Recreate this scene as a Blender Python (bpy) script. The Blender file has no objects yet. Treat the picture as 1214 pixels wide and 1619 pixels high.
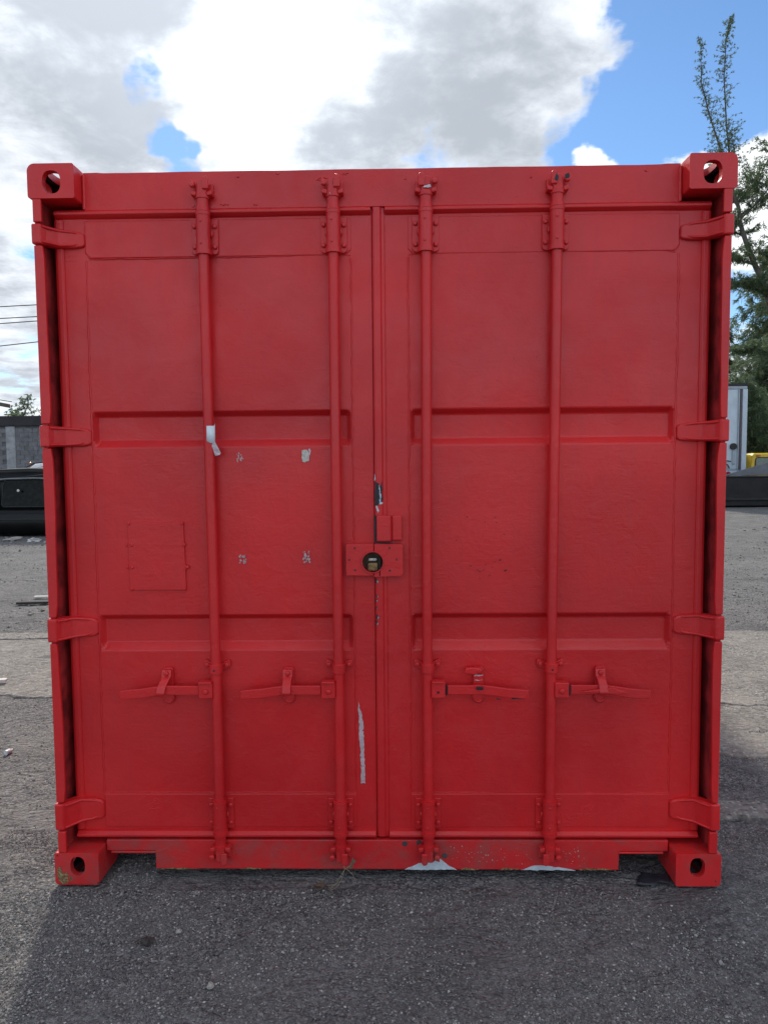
import bpy, bmesh, math, random
import numpy as np
from mathutils import Vector, Matrix

R = math.radians
rng = np.random.default_rng(7)
random.seed(7)
S = bpy.context.scene
COL = S.collection

# ------------------------------------------------------------------ camera
CAM = Vector((0.0546, -2.5688, 1.5509))
pitch, yaw, roll = -0.06851, -0.018676, -0.008294
fwd = Vector((math.sin(yaw)*math.cos(pitch), math.cos(yaw)*math.cos(pitch), math.sin(pitch)))
rgt = Vector((math.cos(yaw), -math.sin(yaw), 0))
upv = rgt.cross(fwd)
r_ = math.cos(roll)*rgt + math.sin(roll)*upv
u_ = -math.sin(roll)*rgt + math.cos(roll)*upv
cd = bpy.data.cameras.new('camera')
cam = bpy.data.objects.new('camera', cd)
COL.objects.link(cam)
cam.matrix_world = Matrix(((r_.x, u_.x, -fwd.x, CAM.x), (r_.y, u_.y, -fwd.y, CAM.y), (r_.z, u_.z, -fwd.z, CAM.z), (0, 0, 0, 1)))
cd.sensor_fit = 'VERTICAL'; cd.sensor_height = 36.0; cd.sensor_width = 27.0
cd.lens = 36.0*1150/1619
cd.clip_start = 0.05; cd.clip_end = 3000
S.camera = cam

# ------------------------------------------------------------------ exposure, sun
S.view_settings.view_transform = 'Standard'
S.view_settings.look = 'None'
S.view_settings.exposure = 0.5
S.view_settings.gamma = 1.0
S.view_settings.use_curve_mapping = False

SUN_EL, SUN_AZ = R(38), R(-13)
sun_vec = Vector((math.sin(SUN_AZ)*math.cos(SUN_EL), math.cos(SUN_AZ)*math.cos(SUN_EL), math.sin(SUN_EL)))
sl = bpy.data.lights.new('sun', 'SUN')
sl.energy = 3.15; sl.angle = R(3.6); sl.color = (1.0, 0.92, 0.79)
so = bpy.data.objects.new('sun', sl); COL.objects.link(so)
so.rotation_euler = sun_vec.to_track_quat('Z', 'Y').to_euler()

# ------------------------------------------------------------------ node helper
class NT:
    def __init__(s, tree):
        s.t = tree; s.n = tree.nodes; s.l = tree.links
    def node(s, typ, ins=None, **kw):
        n = s.n.new(typ)
        for k, v in kw.items(): setattr(n, k, v)
        for k, v in (ins or {}).items(): s.put(n.inputs[k], v)
        return n
    def put(s, inp, v):
        if isinstance(v, bpy.types.NodeSocket): s.l.new(v, inp)
        elif isinstance(v, bpy.types.Node): s.l.new(v.outputs[0], inp)
        else: inp.default_value = v
    def math(s, op, a, b=0.0, clamp=False):
        return s.node('ShaderNodeMath', {0: a, 1: b}, operation=op, use_clamp=clamp).outputs[0]
    def mr(s, v, a, b, c=0.0, d=1.0, smooth=True):
        return s.node('ShaderNodeMapRange', {'Value': v, 'From Min': a, 'From Max': b, 'To Min': c, 'To Max': d},
                      interpolation_type='SMOOTHSTEP' if smooth else 'LINEAR').outputs[0]
    def mix(s, f, a, b, blend='MIX'):
        n = s.n.new('ShaderNodeMix'); n.data_type = 'RGBA'; n.blend_type = blend
        s.put(n.inputs[0], f); s.put(n.inputs[6], a); s.put(n.inputs[7], b)
        return n.outputs[2]
    def noise(s, vec, scale, detail=4, rough=0.55, dist=0.0):
        return s.node('ShaderNodeTexNoise', {'Vector': vec, 'Scale': scale, 'Detail': detail, 'Roughness': rough, 'Distortion': dist})
    def vscale(s, vec, xyz):
        return s.node('ShaderNodeVectorMath', {0: vec, 1: xyz}, operation='MULTIPLY').outputs[0]
    def vadd(s, a, b):
        return s.node('ShaderNodeVectorMath', {0: a, 1: b}, operation='ADD').outputs[0]

def rgba(c): return (c[0], c[1], c[2], 1.0)

# ------------------------------------------------------------------ world: sky with broken cloud
world = bpy.data.worlds.new('World'); S.world = world; world.use_nodes = True
wt = NT(world.node_tree); wt.n.clear()
tc = wt.node('ShaderNodeTexCoord').outputs['Generated']
dirn = wt.node('ShaderNodeVectorMath', {0: tc}, operation='NORMALIZE').outputs[0]
sky = wt.node('ShaderNodeTexSky', sky_type='NISHITA', sun_disc=False, sun_elevation=SUN_EL, sun_rotation=SUN_AZ)
try: sky.dust_density = 0.1; sky.ozone_density = 3.0
except Exception: pass
sep = wt.node('ShaderNodeSeparateXYZ', {0: dirn})
zc = wt.math('ADD', wt.math('MAXIMUM', sep.outputs[2], 0.0), 0.16)
inv = wt.math('DIVIDE', 1.0, zc)
comb = wt.node('ShaderNodeCombineXYZ', {0: inv, 1: inv, 2: inv})
pl = wt.vscale(dirn, comb.outputs[0])
warp_n = wt.noise(dirn, 5.0, 5, 0.6)
warp = wt.vscale(wt.vadd(warp_n.outputs['Color'], (-0.5, -0.5, -0.5)), (0.16, 0.16, 0.16))
wd = wt.node('ShaderNodeVectorMath', {0: wt.vadd(dirn, warp)}, operation='NORMALIZE').outputs[0]
nA = wt.noise(wt.vadd(pl, (3.1, 1.7, 0.4)), 1.7, 10, 0.60, 0.3).outputs[0]
nD = wt.noise(wt.vadd(pl, (5.1, 0.7, 3.4)), 7.5, 8, 0.62, 0.35).outputs[0]
nB = wt.noise(wt.vadd(pl, (8.3, 2.2, 5.1)), 0.9, 7, 0.55, 0.3).outputs[0]
nC = wt.noise(wt.vadd(pl, (1.3, 7.7, 2.6)), 3.6, 8, 0.6, 0.2).outputs[0]
def lobe(v, c, deg_in, deg_out, amp):
    d = wt.node('ShaderNodeVectorMath', {0: v, 1: Vector(c).normalized()}, operation='DOT_PRODUCT').outputs['Value']
    return wt.mr(d, math.cos(R(deg_out)), math.cos(R(deg_in)), 0.0, amp)
dens = wt.math('ADD', wt.math('ADD', nA, 0.035), wt.math('MULTIPLY', wt.math('SUBTRACT', wt.math('ADD', nC, wt.math('MULTIPLY', nD, 1.1)), 1.05), 0.42))
for c, a, b, amp in [((0.415, 0.81, 0.421), 1, 12, -0.50), ((0.42, 0.77, 0.50), 4, 13, -0.30), ((0.262, 0.885, 0.370), 1, 5.5, -0.28),
                     ((0.30, 0.88, 0.376), 1, 5, -0.24),
                     ((-0.288, 0.87, 0.402), 0.2, 3.2, -0.43), ((-0.268, 0.89, 0.362), 0.2, 2.4, -0.36), ((-0.33, 0.87, 0.385), 0.5, 3.0, 0.12), ((-0.235, 0.885, 0.375), 0.3, 2.0, 0.2),
                     ((0.04, 0.898, 0.435), 4, 15, 0.22), ((0.22, 0.862, 0.45), 2, 9, 0.22), ((-0.37, 0.827, 0.428), 3, 12, 0.2),
                     ((-0.14, 0.87, 0.47), 4, 13, 0.2), ((-0.44, 0.86, 0.25), 4, 14, 0.12),
                     ((0.425, 0.851, 0.31), 1.5, 5.5, 0.62), ((0.258, 0.904, 0.318), 0.5, 2.7, 0.56), ((0.330, 0.880, 0.338), 0.5, 2.8, 0.60)]:
    dens = wt.math('ADD', dens, lobe(wd, c, a, b, amp))
cover = wt.mr(dens, 0.43, 0.62)
sd = wt.node('ShaderNodeVectorMath', {0: wd, 1: sun_vec}, operation='DOT_PRODUCT').outputs['Value']
glow = wt.math('ADD', wt.mr(sd, math.cos(R(22)), math.cos(R(4)), 0.0, 0.34), wt.mr(sd, math.cos(R(60)), math.cos(R(10)), 0.0, 0.06))
thick = wt.math('MULTIPLY', nB, 0.9)
for c, a, b, amp in [((0.03, 0.91, 0.40), 3, 15, 0.48), ((-0.12, 0.91, 0.385), 1, 5, 0.25), ((-0.30, 0.88, 0.36), 1, 6, 0.15), ((0.18, 0.87, 0.44), 2, 10, 0.30), ((-0.38, 0.815, 0.45), 3, 12, 0.48), ((-0.30, 0.80, 0.52), 1, 7, 0.4), ((-0.46, 0.86, 0.20), 3, 12, 0.32), ((-0.22, 0.84, 0.50), 1, 4, 0.25),
                     ((-0.13, 0.86, 0.485), 2, 8.5, -0.42), ((-0.20, 0.885, 0.42), 1, 5, -0.22), ((-0.43, 0.86, 0.30), 1, 5, -0.25), ((0.425, 0.851, 0.31), 1.5, 5.5, -0.5), ((0.29, 0.885, 0.345), 1, 5, -0.5)]:
    thick = wt.math('ADD', thick, lobe(wd, c, a, b, amp))
thick = wt.math('ADD', thick, wt.mr(nC, 0.32, 0.68, -0.38, 0.30, smooth=False))
thick = wt.math('ADD', thick, wt.mr(nD, 0.30, 0.70, -0.20, 0.20, smooth=False))
thick = wt.mr(thick, 0.12, 1.25, 0.0, 1.0)
# clouds opposite the sun are lit from the front: whiter, without grey bases
back = wt.mr(sd, -0.7, 0.5, 1.55, 1.0)
# bright sunlit flanks, soft grey bases
val = wt.math('ADD', wt.math('MULTIPLY', wt.mr(thick, 0.0, 1.0, 0.86, 0.39, smooth=False), back), wt.math('MULTIPLY', glow, wt.mr(thick, 0.0, 1.0, 1.0, 0.45)))
ccol = wt.node('ShaderNodeVectorMath', {0: wt.mix(thick, (0.97, 1.0, 1.03, 1), (0.89, 0.97, 1.09, 1)), 3: 1.0}, operation='SCALE')
wt.put(ccol.inputs['Scale'], wt.math('MULTIPLY', val, 10.0))
skyc = wt.mix(1.0, sky.outputs[0], (0.80, 0.95, 1.06, 1), 'MULTIPLY')
full = wt.mix(cover, skyc, ccol.outputs[0])
bg = wt.node('ShaderNodeBackground', {'Color': full, 'Strength': 0.1})
wo = wt.node('ShaderNodeOutputWorld', {'Surface': bg.outputs[0]})

# ------------------------------------------------------------------ materials
def new_mat(name):
    m = bpy.data.materials.new(name); m.use_nodes = True
    t = NT(m.node_tree); t.n.clear()
    p = t.node('ShaderNodeBsdfPrincipled'); o = t.node('ShaderNodeOutputMaterial', {0: p.outputs[0]})
    geo = t.node('ShaderNodeNewGeometry')
    return m, t, p, geo.outputs['Position'], geo

def simple(name, col, rough=0.6, metal=0.0, var=0.25, scale=8.0, bump=0.0, bscale=60.0, dirt=None, dirt_t=(0.55, 0.7)):
    m, t, p, pos, geo = new_mat(name)
    n = t.noise(pos, scale, 6, 0.6).outputs[0]
    dark = tuple(c*(1-var) for c in col); lite = tuple(min(1, c*(1+var)) for c in col)
    c = t.mix(t.mr(n, 0.3, 0.7), rgba(dark), rgba(lite))
    if dirt:
        dn = t.noise(pos, scale*2.3, 8, 0.65, 0.4).outputs[0]
        c = t.mix(t.mr(dn, *dirt_t), c, rgba(dirt))
    t.put(p.inputs['Base Color'], c)
    p.inputs['Metallic'].default_value = metal
    t.put(p.inputs['Roughness'], t.mr(n, 0.2, 0.8, max(0, rough-0.08), min(1, rough+0.08)))
    if bump:
        b = t.node('ShaderNodeBump', {'Strength': 1.0, 'Distance': bump, 'Height': t.noise(pos, bscale, 6, 0.65).outputs[0]})
        t.put(p.inputs['Normal'], b.outputs[0])
    return m

def make_paint(name, dirt=0.0):
    m, t, p, pos, geo = new_mat(name)
    n1 = t.noise(pos, 1.6, 5, 0.55).outputs[0]
    n2 = t.noise(t.vscale(pos, (30, 30, 3.0)), 1.0, 4, 0.6).outputs[0]       # faint vertical roller streaks
    n3 = t.noise(pos, 24, 7, 0.65, 0.3).outputs[0]
    c = t.mix(t.mr(n1, 0.3, 0.7), (0.51, 0.0135, 0.0175, 1), (0.65, 0.0170, 0.0195, 1))
    c = t.mix(t.math('MULTIPLY', t.mr(n2, 0.45, 0.8), 0.40), c, (0.50, 0.02, 0.028, 1))
    c = t.mix(t.math('MULTIPLY', t.mr(n3, 0.62, 0.8), 0.25), c, (0.62, 0.06, 0.06, 1))
    # sparse tiny rust pinholes
    vor = t.node('ShaderNodeTexVoronoi', {'Vector': pos, 'Scale': 26.0})
    ph = t.math('MULTIPLY', t.math('LESS_THAN', vor.outputs['Distance'], 0.055), t.math('GREATER_THAN', t.noise(pos, 4.5, 2).outputs[0], 0.6))
    c = t.mix(t.math('MULTIPLY', ph, 0.75), c, (0.10, 0.012, 0.010, 1))
    if dirt:
        d1 = t.noise(pos, 9, 9, 0.7, 0.5).outputs[0]
        c = t.mix(t.math('MULTIPLY', t.mr(d1, 0.42, 0.72), dirt), c, (0.13, 0.085, 0.075, 1))
        d2 = t.noise(pos, 60, 5, 0.7).outputs[0]
        c = t.mix(t.math('MULTIPLY', t.mr(d2, 0.6, 0.72), dirt*0.8), c, (0.20, 0.15, 0.13, 1))
    t.put(p.inputs['Base Color'], c)
    rr = t.mr(t.noise(pos, 5, 8, 0.65, 0.4).outputs[0], 0.3, 0.7, 0.28, 0.50)
    t.put(p.inputs['Roughness'], rr if not dirt else t.math('ADD', rr, 0.14))
    p.inputs['Specular IOR Level'].default_value = 0.45
    # brushed-on paint: fine orange peel, longer brush drag, occasional wrinkles
    h1 = t.noise(pos, 180, 3, 0.6).outputs[0]
    h2 = t.noise(t.vscale(pos, (18, 18, 160)), 1.0, 4, 0.6).outputs[0]
    h3 = t.noise(pos, 16, 6, 0.6, 0.8).outputs[0]
    wr = t.math('ABSOLUTE', t.math('SUBTRACT', t.noise(pos, 5.5, 3, 0.5, 1.2).outputs[0], 0.5))
    wmask = t.mr(t.noise(pos, 3.1, 2).outputs[0], 0.62, 0.70)
    wrk = t.math('MULTIPLY', t.mr(wr, 0.0, 0.012, 1.0, 0.0), wmask)
    h = t.math('ADD', t.math('MULTIPLY', h1, 0.16), t.math('MULTIPLY', h2, 0.22))
    h = t.math('ADD', h, t.math('MULTIPLY', h3, 0.9))
    h = t.math('ADD', h, t.math('MULTIPLY', wrk, 0.28))
    b = t.node('ShaderNodeBump', {'Strength': 0.85, 'Distance': 0.0023, 'Height': h})
    t.put(p.inputs['Normal'], b.outputs[0])
    return m

def make_ground(name, lite, dark, scale_s=150.0, bump=0.009, dust=(0.235, 0.228, 0.222)):
    m, t, p, pos, geo = new_mat(name)
    v = t.node('ShaderNodeTexVoronoi', {'Vector': pos, 'Scale': scale_s})
    v2 = t.node('ShaderNodeTexVoronoi', {'Vector': pos, 'Scale': scale_s*0.36})
    big = t.noise(pos, 0.55, 6, 0.6).outputs[0]
    mid = t.noise(pos, 3.2, 7, 0.65, 0.3).outputs[0]
    fine = t.noise(pos, 60, 6, 0.7).outputs[0]
    sp = t.node('ShaderNodeSeparateColor', {0: v.outputs['Color']})
    c = t.mix(t.mr(sp.outputs[0], 0.1, 1.0, smooth=False), rgba(dark), rgba(lite))
    c = t.mix(t.math('MULTIPLY', t.math('GREATER_THAN', sp.outputs[1], 0.93), 0.7), c, (0.40, 0.39, 0.37, 1))
    c = t.mix(t.math('MULTIPLY', t.math('GREATER_THAN', sp.outputs[2], 0.92), 0.7), c, (0.035, 0.035, 0.04, 1))
    s2 = t.node('ShaderNodeSeparateColor', {0: v2.outputs['Color']})
    c = t.mix(t.math('MULTIPLY', t.math('GREATER_THAN', s2.outputs[1], 0.88), 0.35), c, (0.31, 0.30, 0.285, 1))
    c = t.mix(t.math('MULTIPLY', t.math('GREATER_THAN', s2.outputs[2], 0.88), 0.4), c, (0.045, 0.045, 0.05, 1))
    c = t.mix(t.math('MULTIPLY', t.mr(mid, 0.42, 0.72), 0.55), c, rgba(dust))
    c = t.mix(t.math('MULTIPLY', t.mr(big, 0.45, 0.65), 0.3), c, rgba(dust))
    blot = t.noise(pos, 1.4, 5, 0.62, 0.6).outputs[0]
    c = t.mix(t.math('MULTIPLY', t.mr(blot, 0.5, 0.68), 0.38), c, rgba(tuple(x*0.8 for x in dark)))
    c = t.mix(t.math('MULTIPLY', t.mr(fine, 0.55, 0.75), 0.3), c, rgba(tuple(x*0.45 for x in dark)))
    t.put(p.inputs['Base Color'], c)
    p.inputs['Roughness'].default_value = 0.92
    p.inputs['Specular IOR Level'].default_value = 0.25
    hh = t.math('ADD', t.math('MULTIPLY', v.outputs['Distance'], -0.5), t.math('MULTIPLY', v2.outputs['Distance'], -0.9))
    hh = t.math('ADD', hh, t.math('MULTIPLY', fine, 1.6))
    rdg = t.math('ABSOLUTE', t.math('SUBTRACT', t.noise(t.vscale(pos, (5.0, 9.0, 5.0)), 1.0, 5, 0.6, 0.9).outputs[0], 0.5))
    hh = t.math('ADD', hh, t.math('MULTIPLY', rdg, -14.0))
    hh = t.math('ADD', hh, t.math('MULTIPLY', t.noise(pos, 14, 6, 0.65).outputs[0], 3.0))
    b = t.node('ShaderNodeBump', {'Strength': 0.9, 'Distance': bump, 'Height': hh})
    t.put(p.inputs['Normal'], b.outputs[0])
    return m

def make_pebble():
    m, t, p, pos, geo = new_mat('pebble')
    rnd = geo.outputs['Random Per Island']
    cr = t.node('ShaderNodeValToRGB', {0: rnd})
    e = cr.color_ramp.elements
    e[0].position = 0.0; e[0].color = (0.075, 0.072, 0.073, 1)
    e[1].position = 1.0; e[1].color = (0.52, 0.51, 0.50, 1)
    for q, c in [(0.35, (0.12, 0.117, 0.118, 1)), (0.7, (0.19, 0.182, 0.175, 1)), (0.88, (0.26, 0.25, 0.24, 1))]:
        x = e.new(q); x.color = c
    n = t.noise(pos, 220, 3).outputs[0]
    t.put(p.inputs['Base Color'], t.mix(t.math('MULTIPLY', n, 0.5), cr.outputs[0], (0.13, 0.12, 0.11, 1)))
    p.inputs['Roughness'].default_value = 0.85
    return m

def make_leaf(name, a, b, tr=0.25):
    m, t, p, pos, geo = new_mat(name)
    rnd = geo.outputs['Random Per Island']
    n = t.noise(pos, 0.9, 3).outputs[0]
    f = t.math('ADD', t.math('MULTIPLY', rnd, 0.5), t.math('MULTIPLY', t.mr(n, 0.3, 0.7), 0.5))
    c = t.mix(f, rgba(a), rgba(b))
    t.put(p.inputs['Base Color'], c)
    p.inputs['Roughness'].default_value = 0.6
    p.inputs['Specular IOR Level'].default_value = 0.3
    tl = t.node('ShaderNodeBsdfTranslucent', {'Color': c})
    mx = t.node('ShaderNodeMixShader', {0: tr, 1: p.outputs[0], 2: tl.outputs[0]})
    out = [n_ for n_ in t.n if n_.type == 'OUTPUT_MATERIAL'][0]
    t.l.new(mx.outputs[0], out.inputs[0])
    return m

def make_glass(name, col, rough=0.08):
    m, t, p, pos, geo = new_mat(name)
    n = t.noise(pos, 12, 6, 0.6).outputs[0]
    t.put(p.inputs['Base Color'], t.mix(t.mr(n, 0.4, 0.75), rgba(col), rgba(tuple(c*1.6+0.012 for c in col))))
    t.put(p.inputs['Roughness'], t.mr(n, 0.3, 0.7, rough, rough+0.12))
    p.inputs['Specular IOR Level'].default_value = 0.6
    return m

PAINT = make_paint('red_paint')
PAINT_D = make_paint('red_paint_soiled', 0.48)
GROUND = make_ground('gravel_ground', (0.225, 0.220, 0.220), (0.072, 0.072, 0.078))
CONC = make_ground('worn_concrete', (0.24, 0.228, 0.21), (0.16, 0.154, 0.146), 90.0, 0.004, (0.29, 0.27, 0.245))
PEB = make_pebble()
DARK = simple('bare_dark_steel', (0.018, 0.02, 0.028), 0.5, 0.3, 0.4, 30)
RUST = simple('rusty_steel', (0.22, 0.14, 0.06), 0.7, 0.4, 0.5, 70, 0.001, 200, (0.32, 0.22, 0.10), (0.5, 0.65))
STEEL = simple('worn_steel', (0.42, 0.40, 0.36), 0.4, 0.8, 0.3, 60)
CAVITY = simple('shaded_cavity', (0.035, 0.016, 0.018), 0.85, 0, 0.5, 40)  # shade inside the hollow castings, painted in as a near-black colour
GAPRED = simple('grimy_shaded_gap', (0.32, 0.016, 0.018), 0.7, 0, 0.5, 14)  # grime plus the shade between post and door, both put into the colour
RUBBER = simple('grey_rubber', (0.085, 0.066, 0.08), 0.6, 0, 0.3, 20)
WHITEP = simple('bare_primer', (0.50, 0.56, 0.61), 0.55, 0, 0.14, 30, 0.0006, 120, (0.32, 0.36, 0.38), (0.6, 0.72))
CHIPW = simple('chip_edge_primer', (0.50, 0.49, 0.54), 0.6, 0, 0.2, 60)
SCRAPE = simple('scraped_primer', (0.50, 0.40, 0.43), 0.6, 0, 0.12, 40, 0.0005, 150, (0.40, 0.06, 0.07), (0.56, 0.64))
RESID = simple('tape_adhesive', (0.45, 0.36, 0.37), 0.5, 0, 0.2, 60, 0, 60, (0.42, 0.05, 0.06), (0.5, 0.6))
TAPE = simple('white_tape', (0.62, 0.68, 0.74), 0.45, 0, 0.06, 20, 0.0006, 60)
TAPE2 = simple('soiled_tape', (0.52, 0.42, 0.46), 0.5, 0, 0.2, 60, 0.001, 90)
YELCH = simple('old_yellow_paint', (0.22, 0.185, 0.075), 0.7, 0, 0.45, 60, 0.0008, 150, (0.16, 0.03, 0.025), (0.47, 0.56))

# ------------------------------------------------------------------ mesh helpers
def link(name, me, mat, parent=None):
    o = bpy.data.objects.new(name, me)
    COL.objects.link(o)
    if mat is not None and not me.materials: me.materials.append(mat)
    if parent is not None: o.parent = parent
    return o

def build(name, bm, mat, parent=None, bev=0.0, seg=2, recalc=True):
    if recalc: bmesh.ops.recalc_face_normals(bm, faces=bm.faces[:])
    me = bpy.data.meshes.new(name); bm.to_mesh(me); bm.free()
    o = link(name, me, mat, parent)
    if bev:
        md = o.modifiers.new('bevel', 'BEVEL'); md.width = bev; md.segments = seg; md.limit_method = 'ANGLE'; md.angle_limit = R(35)
        md.use_clamp_overlap = True
    return o

def np_mesh(name, V, F, mat, parent=None, smooth=False):
    V = np.asarray(V, dtype=np.float32); F = np.asarray(F, dtype=np.int32)
    me = bpy.data.meshes.new(name)
    k = F.shape[1]
    me.vertices.add(len(V)); me.vertices.foreach_set('co', V.ravel())
    me.loops.add(F.size); me.loops.foreach_set('vertex_index', F.ravel())
    me.polygons.add(len(F)); me.polygons.foreach_set('loop_start', np.arange(0, F.size, k, dtype=np.int32))
    me.polygons.foreach_set('use_smooth', np.full(len(F), smooth, dtype=bool))
    me.update(calc_edges=True)
    return link(name, me, mat, parent)

def empty(name, loc, label, cat, group=None, rz=0.0):
    o = bpy.data.objects.new(name, None); COL.objects.link(o)
    o.location = loc; o.rotation_euler = (0, 0, rz); o.empty_display_size = 0.2
    o['label'] = label; o['category'] = cat
    if group: o['group'] = group
    return o

def tag(o, label, cat, group=None):
    o['label'] = label; o['category'] = cat
    if group: o['group'] = group
    return o

def box(bm, x0, x1, y0, y1, z0, z1):
    v = [bm.verts.new(p) for p in ((x0, y0, z0), (x1, y0, z0), (x1, y1, z0), (x0, y1, z0), (x0, y0, z1), (x1, y0, z1), (x1, y1, z1), (x0, y1, z1))]
    for f in ((0, 3, 2, 1), (4, 5, 6, 7), (0, 1, 5, 4), (1, 2, 6, 5), (2, 3, 7, 6), (3, 0, 4, 7)):
        bm.faces.new([v[i] for i in f])
    return v

def prism_xz(bm, pts, y0, y1):
    a = [bm.verts.new((x, y0, z)) for x, z in pts]; b = [bm.verts.new((x, y1, z)) for x, z in pts]
    n = len(pts)
    bm.faces.new(a); bm.faces.new(b[::-1])
    for i in range(n): bm.faces.new((a[i], b[i], b[(i+1) % n], a[(i+1) % n]))

def prism_yz(bm, pts, x0, x1):
    a = [bm.verts.new((x0, y, z)) for y, z in pts]; b = [bm.verts.new((x1, y, z)) for y, z in pts]
    n = len(pts)
    bm.faces.new(a); bm.faces.new(b[::-1])
    for i in range(n): bm.faces.new((a[i], b[i], b[(i+1) % n], a[(i+1) % n]))

def prism_xy(bm, pts, z0, z1):
    a = [bm.verts.new((x, y, z0)) for x, y in pts]; b = [bm.verts.new((x, y, z1)) for x, y in pts]
    n = len(pts)
    bm.faces.new(a); bm.faces.new(b[::-1])
    for i in range(n): bm.faces.new((a[i], b[i], b[(i+1) % n], a[(i+1) % n]))

def tube(bm, pts, rad, seg=12, cap=True):
    pts = [Vector(p) for p in pts]
    if not hasattr(rad, '__len__'): rad = [rad]*len(pts)
    rad = [float(q) for q in rad]; pts = [Vector([float(c) for c in p]) for p in pts]
    rings = []; prev = None
    for i, p in enumerate(pts):
        t = (pts[min(i+1, len(pts)-1)] - pts[max(i-1, 0)]).normalized()
        if prev is None:
            a = Vector((0, -1, 0)) if abs(t.y) < 0.9 else Vector((1, 0, 0))
        else: a = prev
        u = (a - t*a.dot(t)).normalized(); w = t.cross(u); prev = u
        rings.append([bm.verts.new(p + rad[i]*(math.cos(2*math.pi*k/seg)*u + math.sin(2*math.pi*k/seg)*w)) for k in range(seg)])
    for i in range(len(rings)-1):
        for k in range(seg):
            f = bm.faces.new((rings[i][k], rings[i][(k+1) % seg], rings[i+1][(k+1) % seg], rings[i+1][k])); f.smooth = True
    if cap:
        for ring in (rings[0], rings[-1]):
            f = bm.faces.new(ring)
            for e in f.edges: e.smooth = False

def lathe_z(bm, cx, cy, prof, seg=20):
    """prof: list of (z, r), drawn as a turned pipe round a vertical axis; sharp where r jumps"""
    rings = [[bm.verts.new((cx + r*math.cos(2*math.pi*k/seg), cy + r*math.sin(2*math.pi*k/seg), z)) for k in range(seg)] for z, r in prof]
    for i in range(len(rings)-1):
        for k in range(seg):
            f = bm.faces.new((rings[i][k], rings[i][(k+1) % seg], rings[i+1][(k+1) % seg], rings[i+1][k])); f.smooth = True
            dz = abs(prof[i+1][0]-prof[i][0]); dr = abs(prof[i+1][1]-prof[i][1])
            if dr > dz*1.2: f.smooth = False
    bm.faces.new(rings[0]); bm.faces.new(rings[-1])
    for e in bm.edges:
        if len(e.link_faces) == 2 and e.link_faces[0].smooth != e.link_faces[1].smooth: e.smooth = False

def bolt_mesh(bm, x, y, z, r=0.009, h=0.008, seg=8):
    """domed bolt head on a face that looks to -y"""
    rings = []
    for d, rr in ((0, r), (h*0.6, r*0.95), (h*0.9, r*0.6)):
        rings.append([bm.verts.new((x+rr*math.cos(2*math.pi*k/seg), y-d, z+rr*math.sin(2*math.pi*k/seg))) for k in range(seg)])
    for i in range(2):
        for k in range(seg):
            bm.faces.new((rings[i][k], rings[i][(k+1) % seg], rings[i+1][(k+1) % seg], rings[i+1][k]))
    bm.faces.new(rings[-1]); bm.faces.new(rings[0])

# value noise on numpy arrays
_lat = rng.random((256, 256))
def vnoise(x, y):
    xi = np.floor(x).astype(int); yi = np.floor(y).astype(int)
    fx = x-xi; fy = y-yi; fx = fx*fx*(3-2*fx); fy = fy*fy*(3-2*fy)
    a = _lat[xi % 256, yi % 256]; b = _lat[(xi+1) % 256, yi % 256]; c = _lat[xi % 256, (yi+1) % 256]; d = _lat[(xi+1) % 256, (yi+1) % 256]
    return (a*(1-fx)+b*fx)*(1-fy)+(c*(1-fx)+d*fx)*fy - 0.5
def fbm(x, y, s, o=4, g=0.5):
    v = 0; a = 1.0
    for i in range(o):
        v = v + a*vnoise(x*s+17.3*i, y*s+9.1*i); a *= g; s *= 2.03
    return v

def jag(pts, step=0.006, amp=0.002):
    """outline with a torn edge"""
    out = []
    n = len(pts)
    for i in range(n):
        a = Vector(pts[i]); b = Vector(pts[(i+1) % n]); L = (b-a).length; k = max(1, int(L/step))
        nrm = Vector((-(b-a).y, (b-a).x)).normalized() if L > 0 else Vector((0, 0))
        for j in range(k):
            q = a.lerp(b, j/k) + nrm*random.uniform(-amp, amp)
            out.append((q.x, q.y))
    return out

# ================================================================== GROUND
def grid_lines(lo, hi, a, b, step, k):
    mid = np.arange(a, b+1e-6, step)
    t = np.linspace(0, 1, k+1)[1:]
    up = b + (hi-b)*(t**3.2); dn = a - (a-lo)*(t**3.2)
    return np.concatenate([dn[::-1], mid, up])
gx = grid_lines(-900, 900, -4.2, 4.2, 0.028, 70)
gy = grid_lines(-60, 1500, -2.6, 5.2, 0.028, 80)
X, Y = np.meshgrid(gx, gy)
def ground_h(X, Y):
    h = 0.012*fbm(X, Y, 0.9, 3) + 0.010*fbm(X, Y, 5.0, 3) + 0.006*fbm(X, Y, 22.0, 2)
    # soft curved drag and tyre marks left in the loose gravel
    ph = (X*0.55 - Y*0.9)*26 + 5*fbm(X, Y, 1.6, 2)
    h = h + 0.006*np.sin(ph)*np.clip(fbm(X+5, Y+2, 1.1, 2)*2.2+0.15, 0, 1)
    return h
Z = ground_h(X, Y)
near = np.clip(np.maximum(np.abs(X)/60, np.abs(Y)/60), 0, 1); Z = Z*(1-near)
under = (np.clip((1.30-np.abs(X))/0.10, 0, 1)*np.clip((Y+0.06)/0.05, 0, 1)*np.clip((6.3-Y)/0.1, 0, 1))
Z = Z*(1-under) + (-0.005)*under - 0.0045
V = np.stack([X, Y, Z], -1).reshape(-1, 3)
nx, ny = len(gx), len(gy)
I = np.arange(nx*ny).reshape(ny, nx)
F = np.stack([I[:-1, :-1], I[:-1, 1:], I[1:, 1:], I[1:, :-1]], -1).reshape(-1, 4)
g = np_mesh('ground', V, F, GROUND, smooth=True); g['kind'] = 'structure'

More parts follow.
